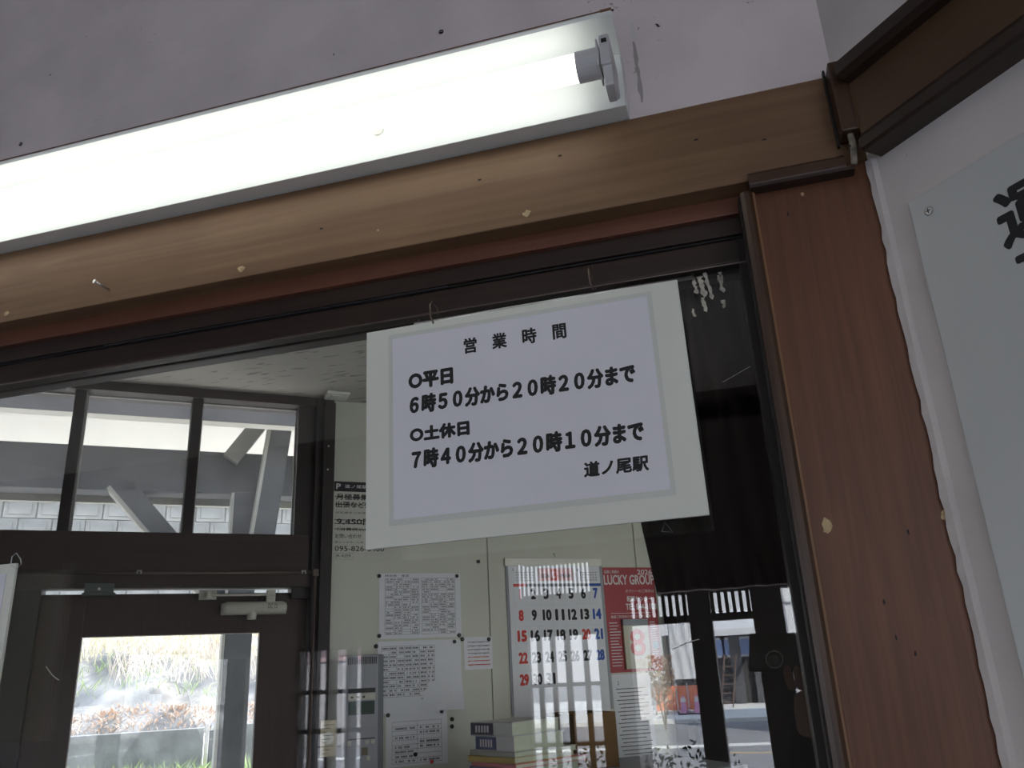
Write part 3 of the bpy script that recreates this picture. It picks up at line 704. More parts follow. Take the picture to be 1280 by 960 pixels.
for q in ((-w+.004, -w+.068, h-.259, h-.2585), (-w+.004, -w+.068, h-.2395, h-.239), (-w+.004, -w+.0045, h-.259, h-.239), (-w+.0675, -w+.068, h-.259, h-.239)): quad(b, *q, -.0018)
obj('stamp_frame', b, M_ink, t)
b = NB()
for zz in (h-.052, h-.078, h-.130, h-.142, h-.160): quad(b, -w+.004, w-.05, zz-.0012, zz+.0012, -.0020)
obj('strike_lines', b, M_ink, t)
# calendar
ca = thing('wall_calendar', 'large white month calendar with black, red and blue dates', 'calendar', frame('C', .775, CD-.007, 1.603))
cw = .184
b = NB(); box(b, -cw-.006, cw+.012, -.003, 0, .01, .512, .001); obj('backing_card', b, M_grey, ca)
b = NB(); box(b, -cw+.002, cw-.002, -.006, -.0031, -.003, .508); obj('sheet', b, M_paper2, ca)
b = NB(); box(b, -cw-.010, cw+.008, -.009, 0, .500, .527, .001); obj('hanging_bar', b, mat('cream_card', (.8, .8, .72), .6), ca)
cy = -.0062
def cz(y): # picture row to calendar height
    return (lambda p: p[1]-1.603)(pC(690, y, CD-.013))
def cxx(x): return pC(x, 800, CD-.013)[0]-.775
days = [(1, 7), (8, 14), (15, 21), (22, 28), (29, 31)]
rows = [742, 768.5, 794, 821, 848]
colx = [-.140+.0497*k for k in range(7)]
for r, (a_, b_) in enumerate(days):
    zc = cz(rows[r]); 
    for k in range(a_, b_+1):
        c_ = (k-a_); x = colx[c_]
        m_ = M_red if (c_ == 0 or k == 20) else (M_blue if c_ == 6 else M_ink)
        hw = .0075 if k < 10 else .0150
        if k == 1: hw = .0026
        text(str(k), x-hw, x+hw, zc-.0165, zc+.0165, cy, m_, ca, .085 if k > 1 else .02, name='date')
b = NB()
for r in range(6): quad(b, -.172, .172, cz(755.5+26.5*(r-0))-.0003, cz(755.5+26.5*r)+.0003, cy)
for k in range(8): quad(b, colx[0]-.0248+.0497*k-.0003, colx[0]-.0248+.0497*k+.0003, cz(871), .430, cy)
obj('grid_lines', b, mat('pale_grid_ink', (.45, .46, .5), .7), ca)
for k in range(7):
    b = NB(); quad(b, colx[k]-.0246, colx[k]+.0246, .428, .438, cy); o = obj('weekday_bar', b, M_red if k == 0 else M_blue if k == 6 else M_inkg, ca)
b = NB(); quad(b, -.066, .070, .448, .492, cy); obj('month_panel', b, mat('pale_red_ink', (.66, .33, .33), .7), ca)
text('2026', -.062, -.022, .458, .473, cy-.0002, M_ink, ca, .02); text('3', -.014, .014, .450, .488, cy-.0002, M_red, ca, .05); text('MAR', .022, .064, .458, .473, cy-.0002, M_ink, ca, .02)
for s_, x0_ in (('2', -.166), ('4', .088)):
    text(s_, x0_, x0_+.006, .482, .491, cy, M_ink, ca)
    b = NB(); 
    for i in range(7):
        for j in range(4): quad(b, x0_+.012+i*.0105, x0_+.0165+i*.0105, .448+j*.009, .452+j*.009, cy)
    obj('small_month', b, M_inkg, ca, kind='stuff')
b = NB(); tube(b, [(.0, -.011, .530), (.0, -.012, .538), (.003, -.006, .545), (.0, .002, .542)], .0012, 6); obj('hook', b, M_black, ca)
# red poster calendar
M_rp = M_posterred
t, w, h = sheet('poster_calendar', 'red advertising poster with white lettering and a tear-off day block', 'calendar', .972, 1.192, 1.730, 2.099, M_rp)
text('信頼と実績の', -w+.006, -w+.070, h-.022, h-.010, -.0016, M_posterw, t, .01); text('2026', w-.072, w-.008, h-.026, h-.008, -.0016, M_posterw, t, .03)
text('LUCKY GROUP', -w+.004, w-.002, h-.062, h-.028, -.0016, M_posterw, t, .04)
text('タクシーのご用命は', -w+.090, w-.006, h-.092, h-.080, -.0016, M_posterw, t)
text('配車センター', -w+.094, w-.020, h-.124, h-.104, -.0016, M_posterw, t, .03)
text('TEL 844-1188', -w+.086, w-.002, h-.153, h-.132, -.0016, M_posterw, t, .03)
text('毎度ご利用ありがとうございます', -w+.020, w-.030, h-.182, h-.172, -.0016, M_posterw, t, .01)
b = NB(); r_ = random.Random(4)
for k in range(15):
    quad(b, -w+.010, -w+.040+r_.random()*.018, h-.200-k*.0105, h-.197-k*.0105, -.0016); quad(b, w-.040+.0, w-.018+r_.random()*.01, h-.200-k*.008, h-.197-k*.008, -.0016)
quad(b, -w+.02, w-.03, h-.1655, h-.164, -.0016)
obj('small_print', b, M_posterw, t, kind='stuff')
b = NB(); quad(b, w-.034, w-.010, h-.292, h-.268, -.0017); obj('pale_blue_box', b, mat('pale_blue', (.25, .40, .45), .6), t)
b = NB(); box(b, -.048, .056, -.012, -.0015, .010, .180, .001); pad = obj('tear_off_pad', b, mat('cream_pad', (.62, .60, .48), .7), t)
b = NB(); box(b, -.049, .057, -.014, -.001, .160, .182, .001); obj('binding', b, M_grey, pad)
text('8', -.024, .036, .055, .145, -.0122, M_red, pad, .02); text('日', -.004, .014, .038, .046, -.0122, M_red, pad)
# document beneath the red poster
t, w, h = sheet('document', 'white typed document hanging below the red poster', 'paper', .975, 1.130, 1.30, 1.724)
text('2', -w+.020, -w+.027, h-.035, h-.022, -.0016, M_ink, t)
b = NB(); r_ = random.Random(8)
for k in range(26): quad(b, -w+.012+(k % 3)*.006, w-.010-r_.random()*.03, h-.05-k*.0125, h-.047-k*.0125, -.0016)
quad(b, -w+.04, -w+.0407, h-.16, h-.09, -.0016); quad(b, -w+.04, w-.02, h-.0907, h-.09, -.0016)
obj('typed_lines', b, M_inkg, t, kind='stuff')
# grey device
dv = thing('wall_device', 'grey wall mounted electronic unit with dark display left of the table sheets', 'device', frame('C', .070, CD-.006, 1.45))
b = NB(); box(b, -.062, .050, -.060, 0, 0, .372, .004); obj('housing', b, M_grey, dv)
b = NB(); box(b, .052, .072, -.040, 0, 0, .372, .003); obj('side_cover', b, mat('dark_grey_plastic', (.16, .17, .19), .5), dv)
b = NB()
for k in range(16): box(b, -.046+k*.0058, -.0432+k*.0058, -.0612, -.0598, .345, .366)
obj('vent_slots', b, M_black, dv)
text('XXena', .0, .042, .318, .332, -.0605, M_blue, dv, .0) if False else None
b = NB(); box(b, -.044, .040, -.0625, -.0598, .262, .275); obj('label_strip', b, M_black, dv)
b = NB(); box(b, -.044, .040, -.0625, -.0598, .242, .260); pl_ = obj('button_panel', b, M_closer, dv)
for k in range(3):
    b = NB(); box(b, -.036+k*.018, -.028+k*.018, -.064, -.0624, .247, .253, .0005); obj('button', b, M_black, pl_)
b = NB(); box(b, -.042, .038, -.0622, -.0598, .200, .238); obj('display', b, M_greyd, dv)
b = NB(); box(b, -.044, .042, -.0615, -.0598, .080, .168, .001); obj('lower_panel', b, M_grey, dv)
for x, z in ((-.038, .122), (.016, .122), (.034, .122), (.020, .078)):
    b = NB(); box(b, x-.006, x+.006, -.0645, -.0614, z-.006, z+.006, .001); obj('knob', b, M_closer, dv)
b = NB(); box(b, -.04, .04, -.063, -.0614, .131, .134); obj('slide_track', b, M_black, dv)
b = NB(); box(b, .0, .018, -.063, -.0614, .086, .108); obj('card_slot', b, mat('brown_label', (.16, .13, .08), .6), dv)
t = thing('yellowed_note', 'small yellowed note stuck on the door jamb beside the grey device', 'paper', frame('C', -.028, CD-.053, 1.540))
b = NB(); box(b, -.023, .022, -.0012, 0, 0, .100); obj('sheet', b, M_yel, t)
b = NB(); tube(b, [(0, -.0013, .05), (0, -.0016, .05)], .017, 20); obj('round_print', b, M_foam, t)
b = NB()
for k in range(9): quad(b, -.018, -.004+.01*(k % 3), .008+k*.0098, .0095+k*.0098, -.0018)
obj('small_print', b, M_inkg, t, kind='stuff')
# red pin
u, z = pC(539, 952, CD-.01)
t = thing('push_pin', 'round red pin near the bottom edge below the lowest table sheet', 'pin', frame('C', u, CD-.006, z))
b = NB(); bmesh.ops.create_uvsphere(b, u_segments=12, v_segments=8, radius=.006, matrix=Matrix.Translation((0, -.008, 0))); obj('head', b, M_red, t, smooth=True)
b = NB(); tube(b, [(0, -.004, 0), (0, 0, 0)], .001, 6); obj('needle', b, M_steel, t)

# ------------------------------------------------------------------ cabinet with stacked books
kb = thing('low_cabinet', 'grey steel cabinet under the stacked books, just below the picture', 'cabinet', frame('C', .80, 1.75, 0))
CT = 1.452
b = NB(); box(b, -.55, .33, -.22, .26, .0, CT, .004); obj('body', b, M_grey, kb)
for s_ in (-1, 1):
    b = NB(); box(b, -.11+s_*.22-.21, -.11+s_*.22+.21, -.235, -.221, .05, CT-.05, .002); d_ = obj('door', b, M_grey, kb)
    b = NB(); box(b, -.11+s_*.03-.006, -.11+s_*.03+.006, -.250, -.235, .8, .95, .002); obj('handle', b, M_steel, d_)
M_pages = mat('page_edges', (.50, .54, .42), .8, var=.08, scale=90)
def book(label, z0, z1, cm, ang, ln, wd, off=(0, 0), spine=None, nm='book', grp=None):
    """nearest corner at the origin; long side to the right, short side (spine) to the left"""
    u, _ = pC(640, 905, 1.60)
    t = thing(nm, label, 'book', frame('C', u+off[0], 1.60+off[1], z0) @ Matrix.Rotation(radians(ang), 4, 'Z'), grp)
    H = z1-z0; c = .0018
    b = NB(); box(b, .002, ln-.003, .003, wd-.003, c, H-c); obj('pages', b, M_pages, t)
    b = NB(); box(b, 0, ln, 0, wd, 0, c); box(b, 0, ln, 0, wd, H-c, H); box(b, 0, .002, 0, wd, 0, H); obj('cover', b, cm, t)
    if spine:
        b = NB(); box(b, -.0012, .0001, wd*.45, wd*.99, H*.08, H*.92); lb = obj('spine_label', b, spine, t)
        b = NB()
        for k in range(5):
            box(b, -.0018, -.0011, wd*(.55+.07*k), wd*(.59+.07*k), H*.25, H*.75)
        obj('lettering', b, M_posterw, lb)
    return t
M_bw = mat('book_white', (.58, .58, .56), .5); M_by = mat('book_yellow', (.50, .36, .08), .5); M_bp = mat('book_pink', (.62, .20, .22), .5)
M_bb = mat('book_blue', (.18, .20, .34), .5); M_bk = mat('book_dark_label', (.03, .03, .06), .5); M_bn = mat('label_navy', (.05, .07, .16), .5); M_bt = mat('book_pale', (.42, .42, .36), .6)
_, ztop = pC(640, 903, 1.60)
zz = [ztop]
for th in (.036, .040, .014, .016, .012, .024, .018): zz.append(zz[-1]-th)
# shift so the lowest book lies on the cabinet
low = zz[-1]
kb_scale = low
ang = 20
book('topmost white paperback of the stack, with a black spine label', zz[1], zz[0], M_bw, ang+3, .20, .17, (0, 0), M_bk)
book('second white paperback of the stack, with a navy spine label', zz[2], zz[1], M_bw, ang, .20, .165, (.002, -.004), M_bn)
book('thin grey book under the two white paperbacks', zz[3], zz[2], M_bt, ang-2, .24, .20, (.000, -.01))
book('yellow covered book in the middle of the stack', zz[4], zz[3], M_by, ang, .24, .20, (.0, -.008))
book('pink covered book below the yellow one', zz[5], zz[4], M_bp, ang-3, .27, .20, (.0, -.014))
book('blue grey book below the pink one', zz[6], zz[5], M_bb, ang, .25, .20, (.002, -.012))
book('lowest pale book of the stack', zz[7], zz[6], M_bt, ang+2, .28, .23, (-.004, -.012))
for ch in kb.children:
    if ch.name.startswith('body') or ch.name.startswith('door'): ch.scale.z = low/CT
# brown box beside the books
u, zt = pC(716, 893, 1.78)
bx_ = thing('cardboard_box', 'open brown cardboard box behind the reflections right of the books', 'box', frame('C', u, 1.78, low))
b = NB(); H = zt-low; box(b, 0, .004, 0, .2, 0, H); box(b, .146, .15, 0, .2, 0, H); box(b, 0, .15, 0, .004, 0, H); box(b, 0, .15, .196, .2, 0, H); box(b, 0, .15, 0, .2, 0, .004); obj('carton', b, mat('cardboard', (.16, .085, .025), .8), bx_)
b = NB(); box(b, .05, .09, -.0015, 0, 0, H); obj('tape', b, M_chip, bx_) if False else b.free()
# added cabinet, near black so the office stays dark right of the poster
u0, _ = pC(833, 800, 2.03)
M_void = mat('darkening_black', (.012, .010, .010), .8, spec=.1)
tc_ = thing('darkening_cabinet', 'near-black cabinet added right of the red poster to keep the office dark there', 'cabinet', frame('C', u0, 1.95, 0))
b = NB(); box(b, 0, 1.1, 0, .082, 0, 2.25, .002); obj('body', b, M_void, tc_)
for k in range(2):
    b = NB(); box(b, .03+k*.53, .53+k*.53, -.018, 0, .06, 2.2, .003); d_ = obj('door', b, M_void, tc_)
    b = NB(); box(b, .49+k*.07, .505+k*.07, -.04, -.018, 1.0, 1.15, .002); obj('handle', b, M_wire, d_)

# office other walls so it is a closed room
b = NB(); box(b, 2.6, 2.7, -.9, CD+.1, 0, 2.70); S('wall_office_right', b, M_office, FC)

# ================================================================== PLATFORM SIDE
vr = tag(bpy.data.objects.new('platform_canopy', None), 'grey timber canopy over the platform with a white soffit', 'canopy'); link(vr); vr.matrix_world = FC
b = NB(); box(b, -3.5, 3.0, CD+.12, 4.3, 2.95, 3.02); obj('soffit', b, M_soffit, vr)
b = NB(); box(b, -3.5, 3.0, 3.0, 3.12, 2.532, 2.718, .004); obj('beam', b, M_verg, vr)
b = NB(); box(b, -3.5, 3.0, 2.60, 2.68, 2.762, 2.815, .003); box(b, -3.5, 3.0, 2.585, 2.60, 2.735, 2.768); obj('purlin', b, M_verg, vr)
b = NB(); box(b, -3.5, 3.0, 2.68, 2.75, 2.76, 2.95); obj('purlin', b, M_soffit, vr)
b = NB(); box(b, -3.5, 3.0, 3.13, 3.16, 2.505, 2.56); obj('pale_batten', b, M_verl, vr)
for u in (-2.6, -.27, 2.0):
    b = NB(); box(b, u, u+.105, 2.98, 3.085, 0, 2.54, .004); p_ = obj('post', b, M_verg, vr)
    b = NB(); box(b, u-.012, u-.001, 2.975, 3.08, 0, 2.535); obj('pale_edge', b, M_verl, p_)
b = NB(); bar(b, (-.72, 2.56), (-.25, 2.03), .085, (3.0, 3.10)); p_ = obj('brace', b, M_verg, vr)
b = NB(); bar(b, (-.765, 2.545), (-.30, 2.02), .016, (2.99, 3.09)); obj('pale_edge', b, M_verl, p_)
b = NB(); bar(b, (-.085, 2.96), (-.155, 2.30), .085, (2.86, 2.96)); p_ = obj('strut', b, M_verg, vr)
b = NB(); bar(b, (-.135, 2.96), (-.205, 2.30), .012, (2.85, 2.95)); obj('pale_edge', b, M_verl, p_)
b = NB(); bar(b, (-.115, 2.96), (-.30, 2.68), .07, (2.96, 3.02)); obj('brace', b, mat('pale_brace_wood', (.28, .28, .27), .7), vr)

b = NB(); box(b, -9, 9, CD+.1, 8.2, -.3, -.02); S('ground_platform', b, mat('platform_paving', (.42, .41, .38), .9, var=.1), FC, label='concrete platform beyond the back door')
b = NB(); box(b, -14, 14, 8.2, 8.9, -.3, .82); S('ground_bed', b, M_rock, FC, label='raised earth strip in front of the low concrete wall')
# low concrete wall
lw_ = thing('low_wall', 'low weathered concrete wall at the foot of the overgrown bank', 'wall', frame('C', 0, 9.0, 0))
b = NB(); box(b, -9, .0, -.08, .10, .6, 1.36, .01); obj('wall_section', b, M_conc, lw_)
b = NB(); box(b, .13, 9, -.05, .10, .6, 1.37, .01); obj('wall_section', b, M_conc, lw_)
b = NB(); box(b, .01, .05, -.06, .0, .6, 1.40, .005); obj('steel_post', b, M_steel, lw_)
b = NB(); box(b, .05, .13, -.02, .06, .6, 1.33, .005); obj('joint_block', b, M_conc, lw_)
# rocky bank
def bank_h(u, d):
    t = (d-9.1)/1.6
    base = 1.30 + .98*min(1, max(0, t))**.75 + .10*max(0, d-10.7)
    return base
import mathutils.noise as mn
def bank_p(u, d):
    n1 = mn.fractal(Vector((u*1.3, d*1.3, 2)), .9, 2.1, 5); f = min(1, max(0, (d-9.1)/.3))
    return Vector((u, d+.10*mn.noise(Vector((u*2, d*3, 9)))*f, bank_h(u, d)+.16*n1*f))
b = NB(); G = []; nu, nd = 200, 46
for j in range(nd+1):
    d = 9.08+3.9*(j/nd)**1.5; G.append([b.verts.new(bank_p(-7+12*i/nu, d)) for i in range(nu+1)])
for j in range(nd):
    for i in range(nu): b.faces.new((G[j][i], G[j][i+1], G[j+1][i+1], G[j+1][i]))
S('ground_bank', b, M_rock, FC, label='rough rocky bank above the low concrete wall', smooth=True)
# grasses
def blades(name, n, fn, hmin, hmax, wd, m, lean, seed, label, cat='grass'):
    r_ = random.Random(seed); vs = []; fs = []
    for k in range(n):
        p = fn(r_); h = r_.uniform(hmin, hmax); a = r_.uniform(0, 2*pi); l = r_.gauss(0, lean); ca_, sa = cos(a), sin(a)
        q = r_.gauss(0, lean); w = wd*r_.uniform(.6, 1.4); s_ = len(vs); ax = r_.uniform(0, pi)
        dx, dy = cos(ax)*w, sin(ax)*w*.4
        vs += [(p[0]-dx, p[1]-dy, p[2]), (p[0]+dx, p[1]+dy, p[2]), (p[0]+l*.4*h+dx*.7, p[1]+q*.4*h+dy*.7, p[2]+h*.6), (p[0]+l*.4*h-dx*.7, p[1]+q*.4*h-dy*.7, p[2]+h*.6), (p[0]+l*h, p[1]+q*h, p[2]+h*r_.uniform(.7, 1))]
        fs += [(s_, s_+1, s_+2, s_+3), (s_+3, s_+2, s_+4)]
    me = bpy.data.meshes.new(name); me.from_pydata(vs, [], fs); me.materials.append(m)
    o = bpy.data.objects.new(name, me); link(o); o.matrix_world = FC; tag(o, label, cat, kind='stuff')
def on_bank(u0, u1, d0, d1):
    def f(r_):
        u, d = r_.uniform(u0, u1), r_.uniform(d0, d1); p = bank_p(u, d); return (p.x, p.y, p.z-.02)
    return f
blades('dry_grass', 9000, on_bank(-5, 4, 10.3, 12.4), .08, .24, .007, M_dry, .35, 1, 'bleached dry grass covering the top of the bank')
blades('hanging_stalks', 1500, on_bank(-1.0, 2.5, 9.85, 10.5), .2, .40, .005, mat('pale_stalks', (.70, .62, .52), .9, var=.3), .5, 2, 'pale dead stalks hanging over the rock face of the bank', 'plant')
blades('fallen_leaves', 3200, on_bank(-4, 3, 9.12, 9.40), .04, .10, .011, M_dry2, .9, 3, 'reddish dead leaves lying along the low wall', 'leaves')
blades('green_grass', 4200, lambda r_: (r_.uniform(-4, 3), r_.uniform(8.25, 8.85), .80), .10, .36, .007, M_green, .3, 4, 'fresh green grass growing in front of the low wall')
blades('bank_weeds', 500, on_bank(-3, .2, 9.6, 10.4), .08, .2, .005, M_green, .6, 5, 'scattered green weeds on the left part of the bank', 'plant')
# retaining wall of concrete blocks beyond
rw = thing('retaining_wall', 'high retaining wall of framed concrete blocks beyond the bank', 'wall', frame('C', 0, 13.0, 0))
b = NB(); box(b, -8, 7, .045, .3, 2.0, 4.50); obj('backing', b, M_block, rw)
me = None
for j in range(7):
    for i in range(20):
        if me is None:
            b = NB(); box(b, -.211, .211, .02, .07, -.140, .140, .006); box(b, -.15, .15, .005, .021, -.09, .09, .006)
            o = obj('concrete_block', b, M_block, rw); me = o.data; o.matrix_local = Matrix.Translation((-5.2, 0, 2.62))
            continue
        x = -5.2+i*.44+(.22 if j % 2 else 0); z = 2.62+j*.29
        shared('concrete_block', me, rw, Matrix.Translation((x, random.uniform(-.006, .006), z)) @ Matrix.Rotation(random.uniform(-.01, .01), 4, 'Y'))
b = NB(); box(b, -8, 7, -.05, .35, 4.50, 4.56); obj('coping', b, M_block, rw)
fc = thing('trackside_fence', 'low pale fence standing at the foot of the block wall', 'fence', frame('C', 0, 12.7, 1.9))
pm = None
for i in range(26):
    M_ = Matrix.Translation((-4+i*.28, 0, 0))
    if pm is None:
        b = NB(); box(b, -.03, .03, -.03, .03, 0, .95, .004); o = obj('fence_post', b, M_verl, fc); pm = o.data; o.matrix_local = M_
    else: shared('fence_post', pm, fc, M_)
for z in (.55, .88):
    b = NB(); box(b, -4.2, 3.3, -.045, -.03, z-.03, z+.03, .003); obj('fence_rail', b, M_verg, fc)
# building glimpsed above the retaining wall
b_ = thing('distant_house', 'pale blue grey house seen just above the block wall', 'building', frame('C', .5, 22, 4.2))
b = NB(); box(b, -3, 5.5, 0, 4, -2, 2.3); obj('wall', b, M_bwhite, b_)
b = NB(); prism(b, [(-.4, 2.3), (4.4, 2.3), (2, 3.6)], -3.3, 5.8); obj('roof', b, M_verg, b_)
for k in range(6):
    b = NB(); box(b, -2.5+k*1.3, -1.8+k*1.3, -.05, 0, .8, 1.9); obj('window', b, M_bb, b_)

# ================================================================== ENTRANCE SIDE, seen reflected in the glass
YF = -3.0
fx = tag(bpy.data.objects.new('wall_entrance', None), 'dark timber entrance screen behind the photographer, seen only as a reflection', kind='structure'); link(fx)
def fb(x0, x1, z0, z1, name='board', y0=YF-.08, y1=YF, m=M_facade):
    b = NB(); box(b, x0, x1, y0, y1, z0, z1); return obj(name, b, m, fx)
fb(-4.6, 3.0, 2.25, 3.0, 'upper_panel'); fb(-.70, 3.0, 2.05, 2.25, 'header')
fb(-4.6, -2.22, 0, 2.25, 'side_panel'); fb(-1.62, -1.03, 0, 2.08, 'side_panel'); fb(-1.62, -1.07, 2.08, 2.25, 'side_panel'); fb(-2.22, -1.62, 1.90, 2.25, 'header'); fb(-2.22, -1.62, 0, 1.15, 'sill_panel'); fb(-1.88, -1.62, 1.15, 1.9, 'side_panel')
for x in (-2.155, -2.06, -1.95): fb(x-.012, x+.012, 1.15, 1.9, 'lattice_bar')
for z in (1.70, 1.52): fb(-2.22, -1.88, z-.010, z+.010, 'lattice_rail')
fb(-.69, -.54, 0, 2.25, 'entrance_post', YF-.12, YF+.02)
for z0, z1 in ((1.90, 2.09), (2.235, 2.25), (1.675, 1.692), (1.425, 1.44), (0, .7)): fb(-1.03, -.69, z0, z1, 'lattice_rail')
for x in (-1.03, -.957, -.877, -.797, -.69): pass
gaps = [(-1.022, -.980), (-.960, -.915), (-.895, -.848), (-.822, -.762), (-.740, -.690)]
prev = -1.03
for a_, c_ in gaps:
    fb(prev, a_, .7, 1.90, 'lattice_bar', YF-.03); prev = c_
for k in range(18): fb(-1.065+k*.021, -1.055+k*.021, 2.08, 2.24, 'upper_slat', YF-.02, YF-.008)
# grille over the entrance
for k in range(26):
    x = -.54+k*.0315
    if x > -.0: break
    fb(x, x+.0155, 1.95, 2.06, 'upper_slat', YF-.05, YF-.02)
fb(-.54, .02, 1.925, 1.955, 'grille_rail')
fb(-.262, -.165, 0, 2.05, 'entrance_post', YF-.12, YF+.02)
fb(.015, .145, 0, 2.05, 'entrance_post', YF-.14, YF+.04)
fb(1.30, 1.42, 0, 2.05, 'entrance_post', YF-.12, YF+.02); fb(2.6, 3.0, 0, 2.05, 'side_panel')
# eave outside
b = NB(); box(b, -4.8, 3.2, -3.9, -3.0, 2.85, 2.95); obj('eave', b, M_facade, fx)

def vA(x, y, Y): # real-world x,z of something at real depth -Y, seen mirrored in the glass
    return pA(x, y, Y)
b = NB(); box(b, -60, 60, -90, -3.15, -.10, -.02); S('ground_street', b, M_asph, label='sunlit asphalt street in front of the station')
ln = thing('road_marking', 'white line painted along the street, seen reflected', 'road marking', Matrix.Translation((-1, -19.5, -.02)))
b = NB(); box(b, -30, 30, -.28, .28, 0, .006); obj('stripe', b, M_line, ln); ln.rotation_euler.z = radians(-6)
ln = thing('road_marking', 'orange yellow line painted on the street nearer the kerb', 'road marking', Matrix.Translation((2.2, -17.3, -.02)))
b = NB(); box(b, -3, 10, -.1, .1, 0, .006); obj('stripe', b, mat('faded_yellow_paint', (.55, .42, .22), .8), ln); ln.rotation_euler.z = radians(10)
# pavement
b = NB(); box(b, -40, 40, -45, -27, -.02, .10); S('ground_pavement', b, M_line, label='pale pavement on the far side of the street')
# orange barrier at 30 m
def vx(x, Y): return pA(x, 850, Y)[0]
bar_ = thing('mesh_barrier', 'orange mesh barrier along the far side of the street, seen reflected', 'barrier', Matrix.Translation((vx(850, 30), -30, .10)))
b = NB(); box(b, -.95, 1.0, -.04, .0, .12, .92); obj('mesh', b, M_orange, bar_)
for k in range(6):
    b = NB(); box(b, -.95+k*.38, -.91+k*.38, -.03, .03, 0, 1.0); obj('post', b, M_tarp, bar_)
b = NB(); box(b, -.95, 1.0, -.05, .03, .0, .10); obj('foot_rail', b, M_tarp, bar_)
for i, x in enumerate((851, 868)):
    t = thing('traffic_cone', ('left traffic cone behind the orange barrier', 'right traffic cone behind the orange barrier')[i], 'cone', Matrix.Translation((vx(x, 29.6), -29.6, .10)))
    b = NB(); tube(b, [(0, 0, .03), (0, 0, .62)], [.15, .03], 14); obj('body', b, mat('violet_cone', (.7, .35, .55), .6), t)
    b = NB(); box(b, -.2, .2, -.2, .2, 0, .04); obj('base', b, M_garage, t)
    b = NB(); tube(b, [(0, 0, .4), (0, 0, .55)], [.11, .075], 14); obj('band', b, M_posterw, t)
# white tarpaulin shelter
x0, z1 = pA(834, 774, 32); x1, z0 = pA(876, 848, 32)
t = thing('tarpaulin_sheet', 'tall white tarpaulin sheet hung on scaffolding across the street', 'tarpaulin', Matrix.Translation(((x0+x1)/2, -32, 0)))
b = NB(); G = []
for j in range(13):
    G.append([b.verts.new((-(x1-x0)/2+(x1-x0)*i/16, .05*sin(i*1.1+j*.4), z0+(z1-z0)*j/12)) for i in range(17)])
for j in range(12):
    for i in range(16): b.faces.new((G[j][i+1], G[j][i], G[j+1][i], G[j+1][i+1]))
obj('sheet', b, M_tarp, t, smooth=True)
for s_ in (-1, 1):
    b = NB(); tube(b, [(s_*(x1-x0)/2, -.1, 0), (s_*(x1-x0)/2, -.1, z1)], .04, 8); obj('pole', b, M_steel, t)
# building with garage and awning
x0, zt = pA(886, 766, 34); x1, zb = pA(946, 789, 34)
g_ = thing('workshop_building', 'dark open workshop with a white awning across the street', 'building', Matrix.Translation(((x0+x1)/2, -36, 0)))
Wd = (x1-x0)/2
b = NB(); box(b, -Wd-2.2, Wd+1.2, -3, 0, 0, zb+.1); obj('wall', b, M_garage, g_)
b = NB(); prism(b, [(0, zb), (2.2, zb-.1), (2.2, zb+.15), (0.2, zt+.15), (0, zt+.1)], -Wd-.2, Wd+.05); obj('awning', b, M_tarp, g_)
for x in (-Wd*.1, Wd*.9):
    b = NB(); box(b, x-.22, x+.22, 0, .35, 0, zb); obj('column', b, M_verg, g_)
for x in (-Wd*.85, -Wd*.4, Wd*.35):
    b = NB(); box(b, x-.3, x+.3, .0, .05, 1.9, 2.7); f_ = obj('window', b, M_bwhite, g_)
    b = NB(); box(b, x-.24, x+.24, .05, .07, 2.0, 2.6); obj('pane', b, mat('blue_poster', (.3, .4, .7), .6), f_)
ld = thing('ladder', 'brown ladder leaning beside the workshop column', 'ladder', Matrix.Translation((vx(908, 33), -33, .1)))
for s_ in (-.22, .22):
    b = NB(); tube(b, [(s_-.1, 0, 0), (s_+.25, -.5, 1.9)], .035, 6); obj('rail', b, M_pipe, ld)
for k in range(6):
    q = k/6+.1; b = NB(); tube(b, [(-.32+.35*q, -.5*q, 1.9*q), (.12+.35*q, -.5*q, 1.9*q)], .025, 6); obj('rung', b, M_pipe, ld)
# white building at right
xa, za = pA(972, 722, 20); xb, _ = pA(1040, 722, 20)
w_ = thing('white_building', 'white panelled building across the street at the right of the reflection', 'building', Matrix.Translation((xa, -22, 0)))
b = NB(); box(b, 0, 9, -4, 0, 0, za+3); obj('wall', b, M_bwhite, w_)
for k in range(4):
    b = NB(); box(b, .1+k*.45, .14+k*.45, 0, .05, 0, za+3); obj('seam', b, M_grey, w_)
for z in (2.3, 3.1, 3.9):
    b = NB(); box(b, 0, 9, 0, .05, z, z+.04); obj('seam', b, M_grey, w_)
# station noticeboard outside (bright white panel)
(x0, z1), (x1, z0) = pA(788, 824, 6), pA(815, 901, 6)
t = thing('white_standing_sign', 'bright white standing sign outside the entrance, seen reflected', 'sign', Matrix.Translation(((x0+x1)/2, -6, 0)))
b = NB(); box(b, -(x1-x0)/2, (x1-x0)/2, -.06, 0, z0, z1, .01); obj('panel', b, mat('bright_white_enamel', (.88, .88, .88), .4), t)
b = NB(); box(b, -.03, .03, -.055, -.015, 0, z0); obj('leg', b, M_verg, t)
# left buildings seen in the far left lattice
t = thing('shop_building', 'pale shop building with a striped roof in the left part of the reflection', 'building', Matrix.Translation((vx(372, 22)-1.0, -22, 0)))
SW = vx(478, 22)-vx(372, 22)+1
b = NB(); box(b, -3, SW, -4, 0, 0, 3.1); obj('wall', b, mat('shop_wall', (.36, .36, .38), .7), t)
b = NB(); prism(b, [(.6, 3.0), (.6, 3.15), (-3, 4.6), (-3, 4.4)], -3.3, SW+.2); obj('roof', b, M_verg, t)
b = NB(); box(b, -3, SW, 0, .06, 2.3, 2.75); obj('fascia_band', b, mat('pinkish_band', (.45, .32, .34), .6), t)
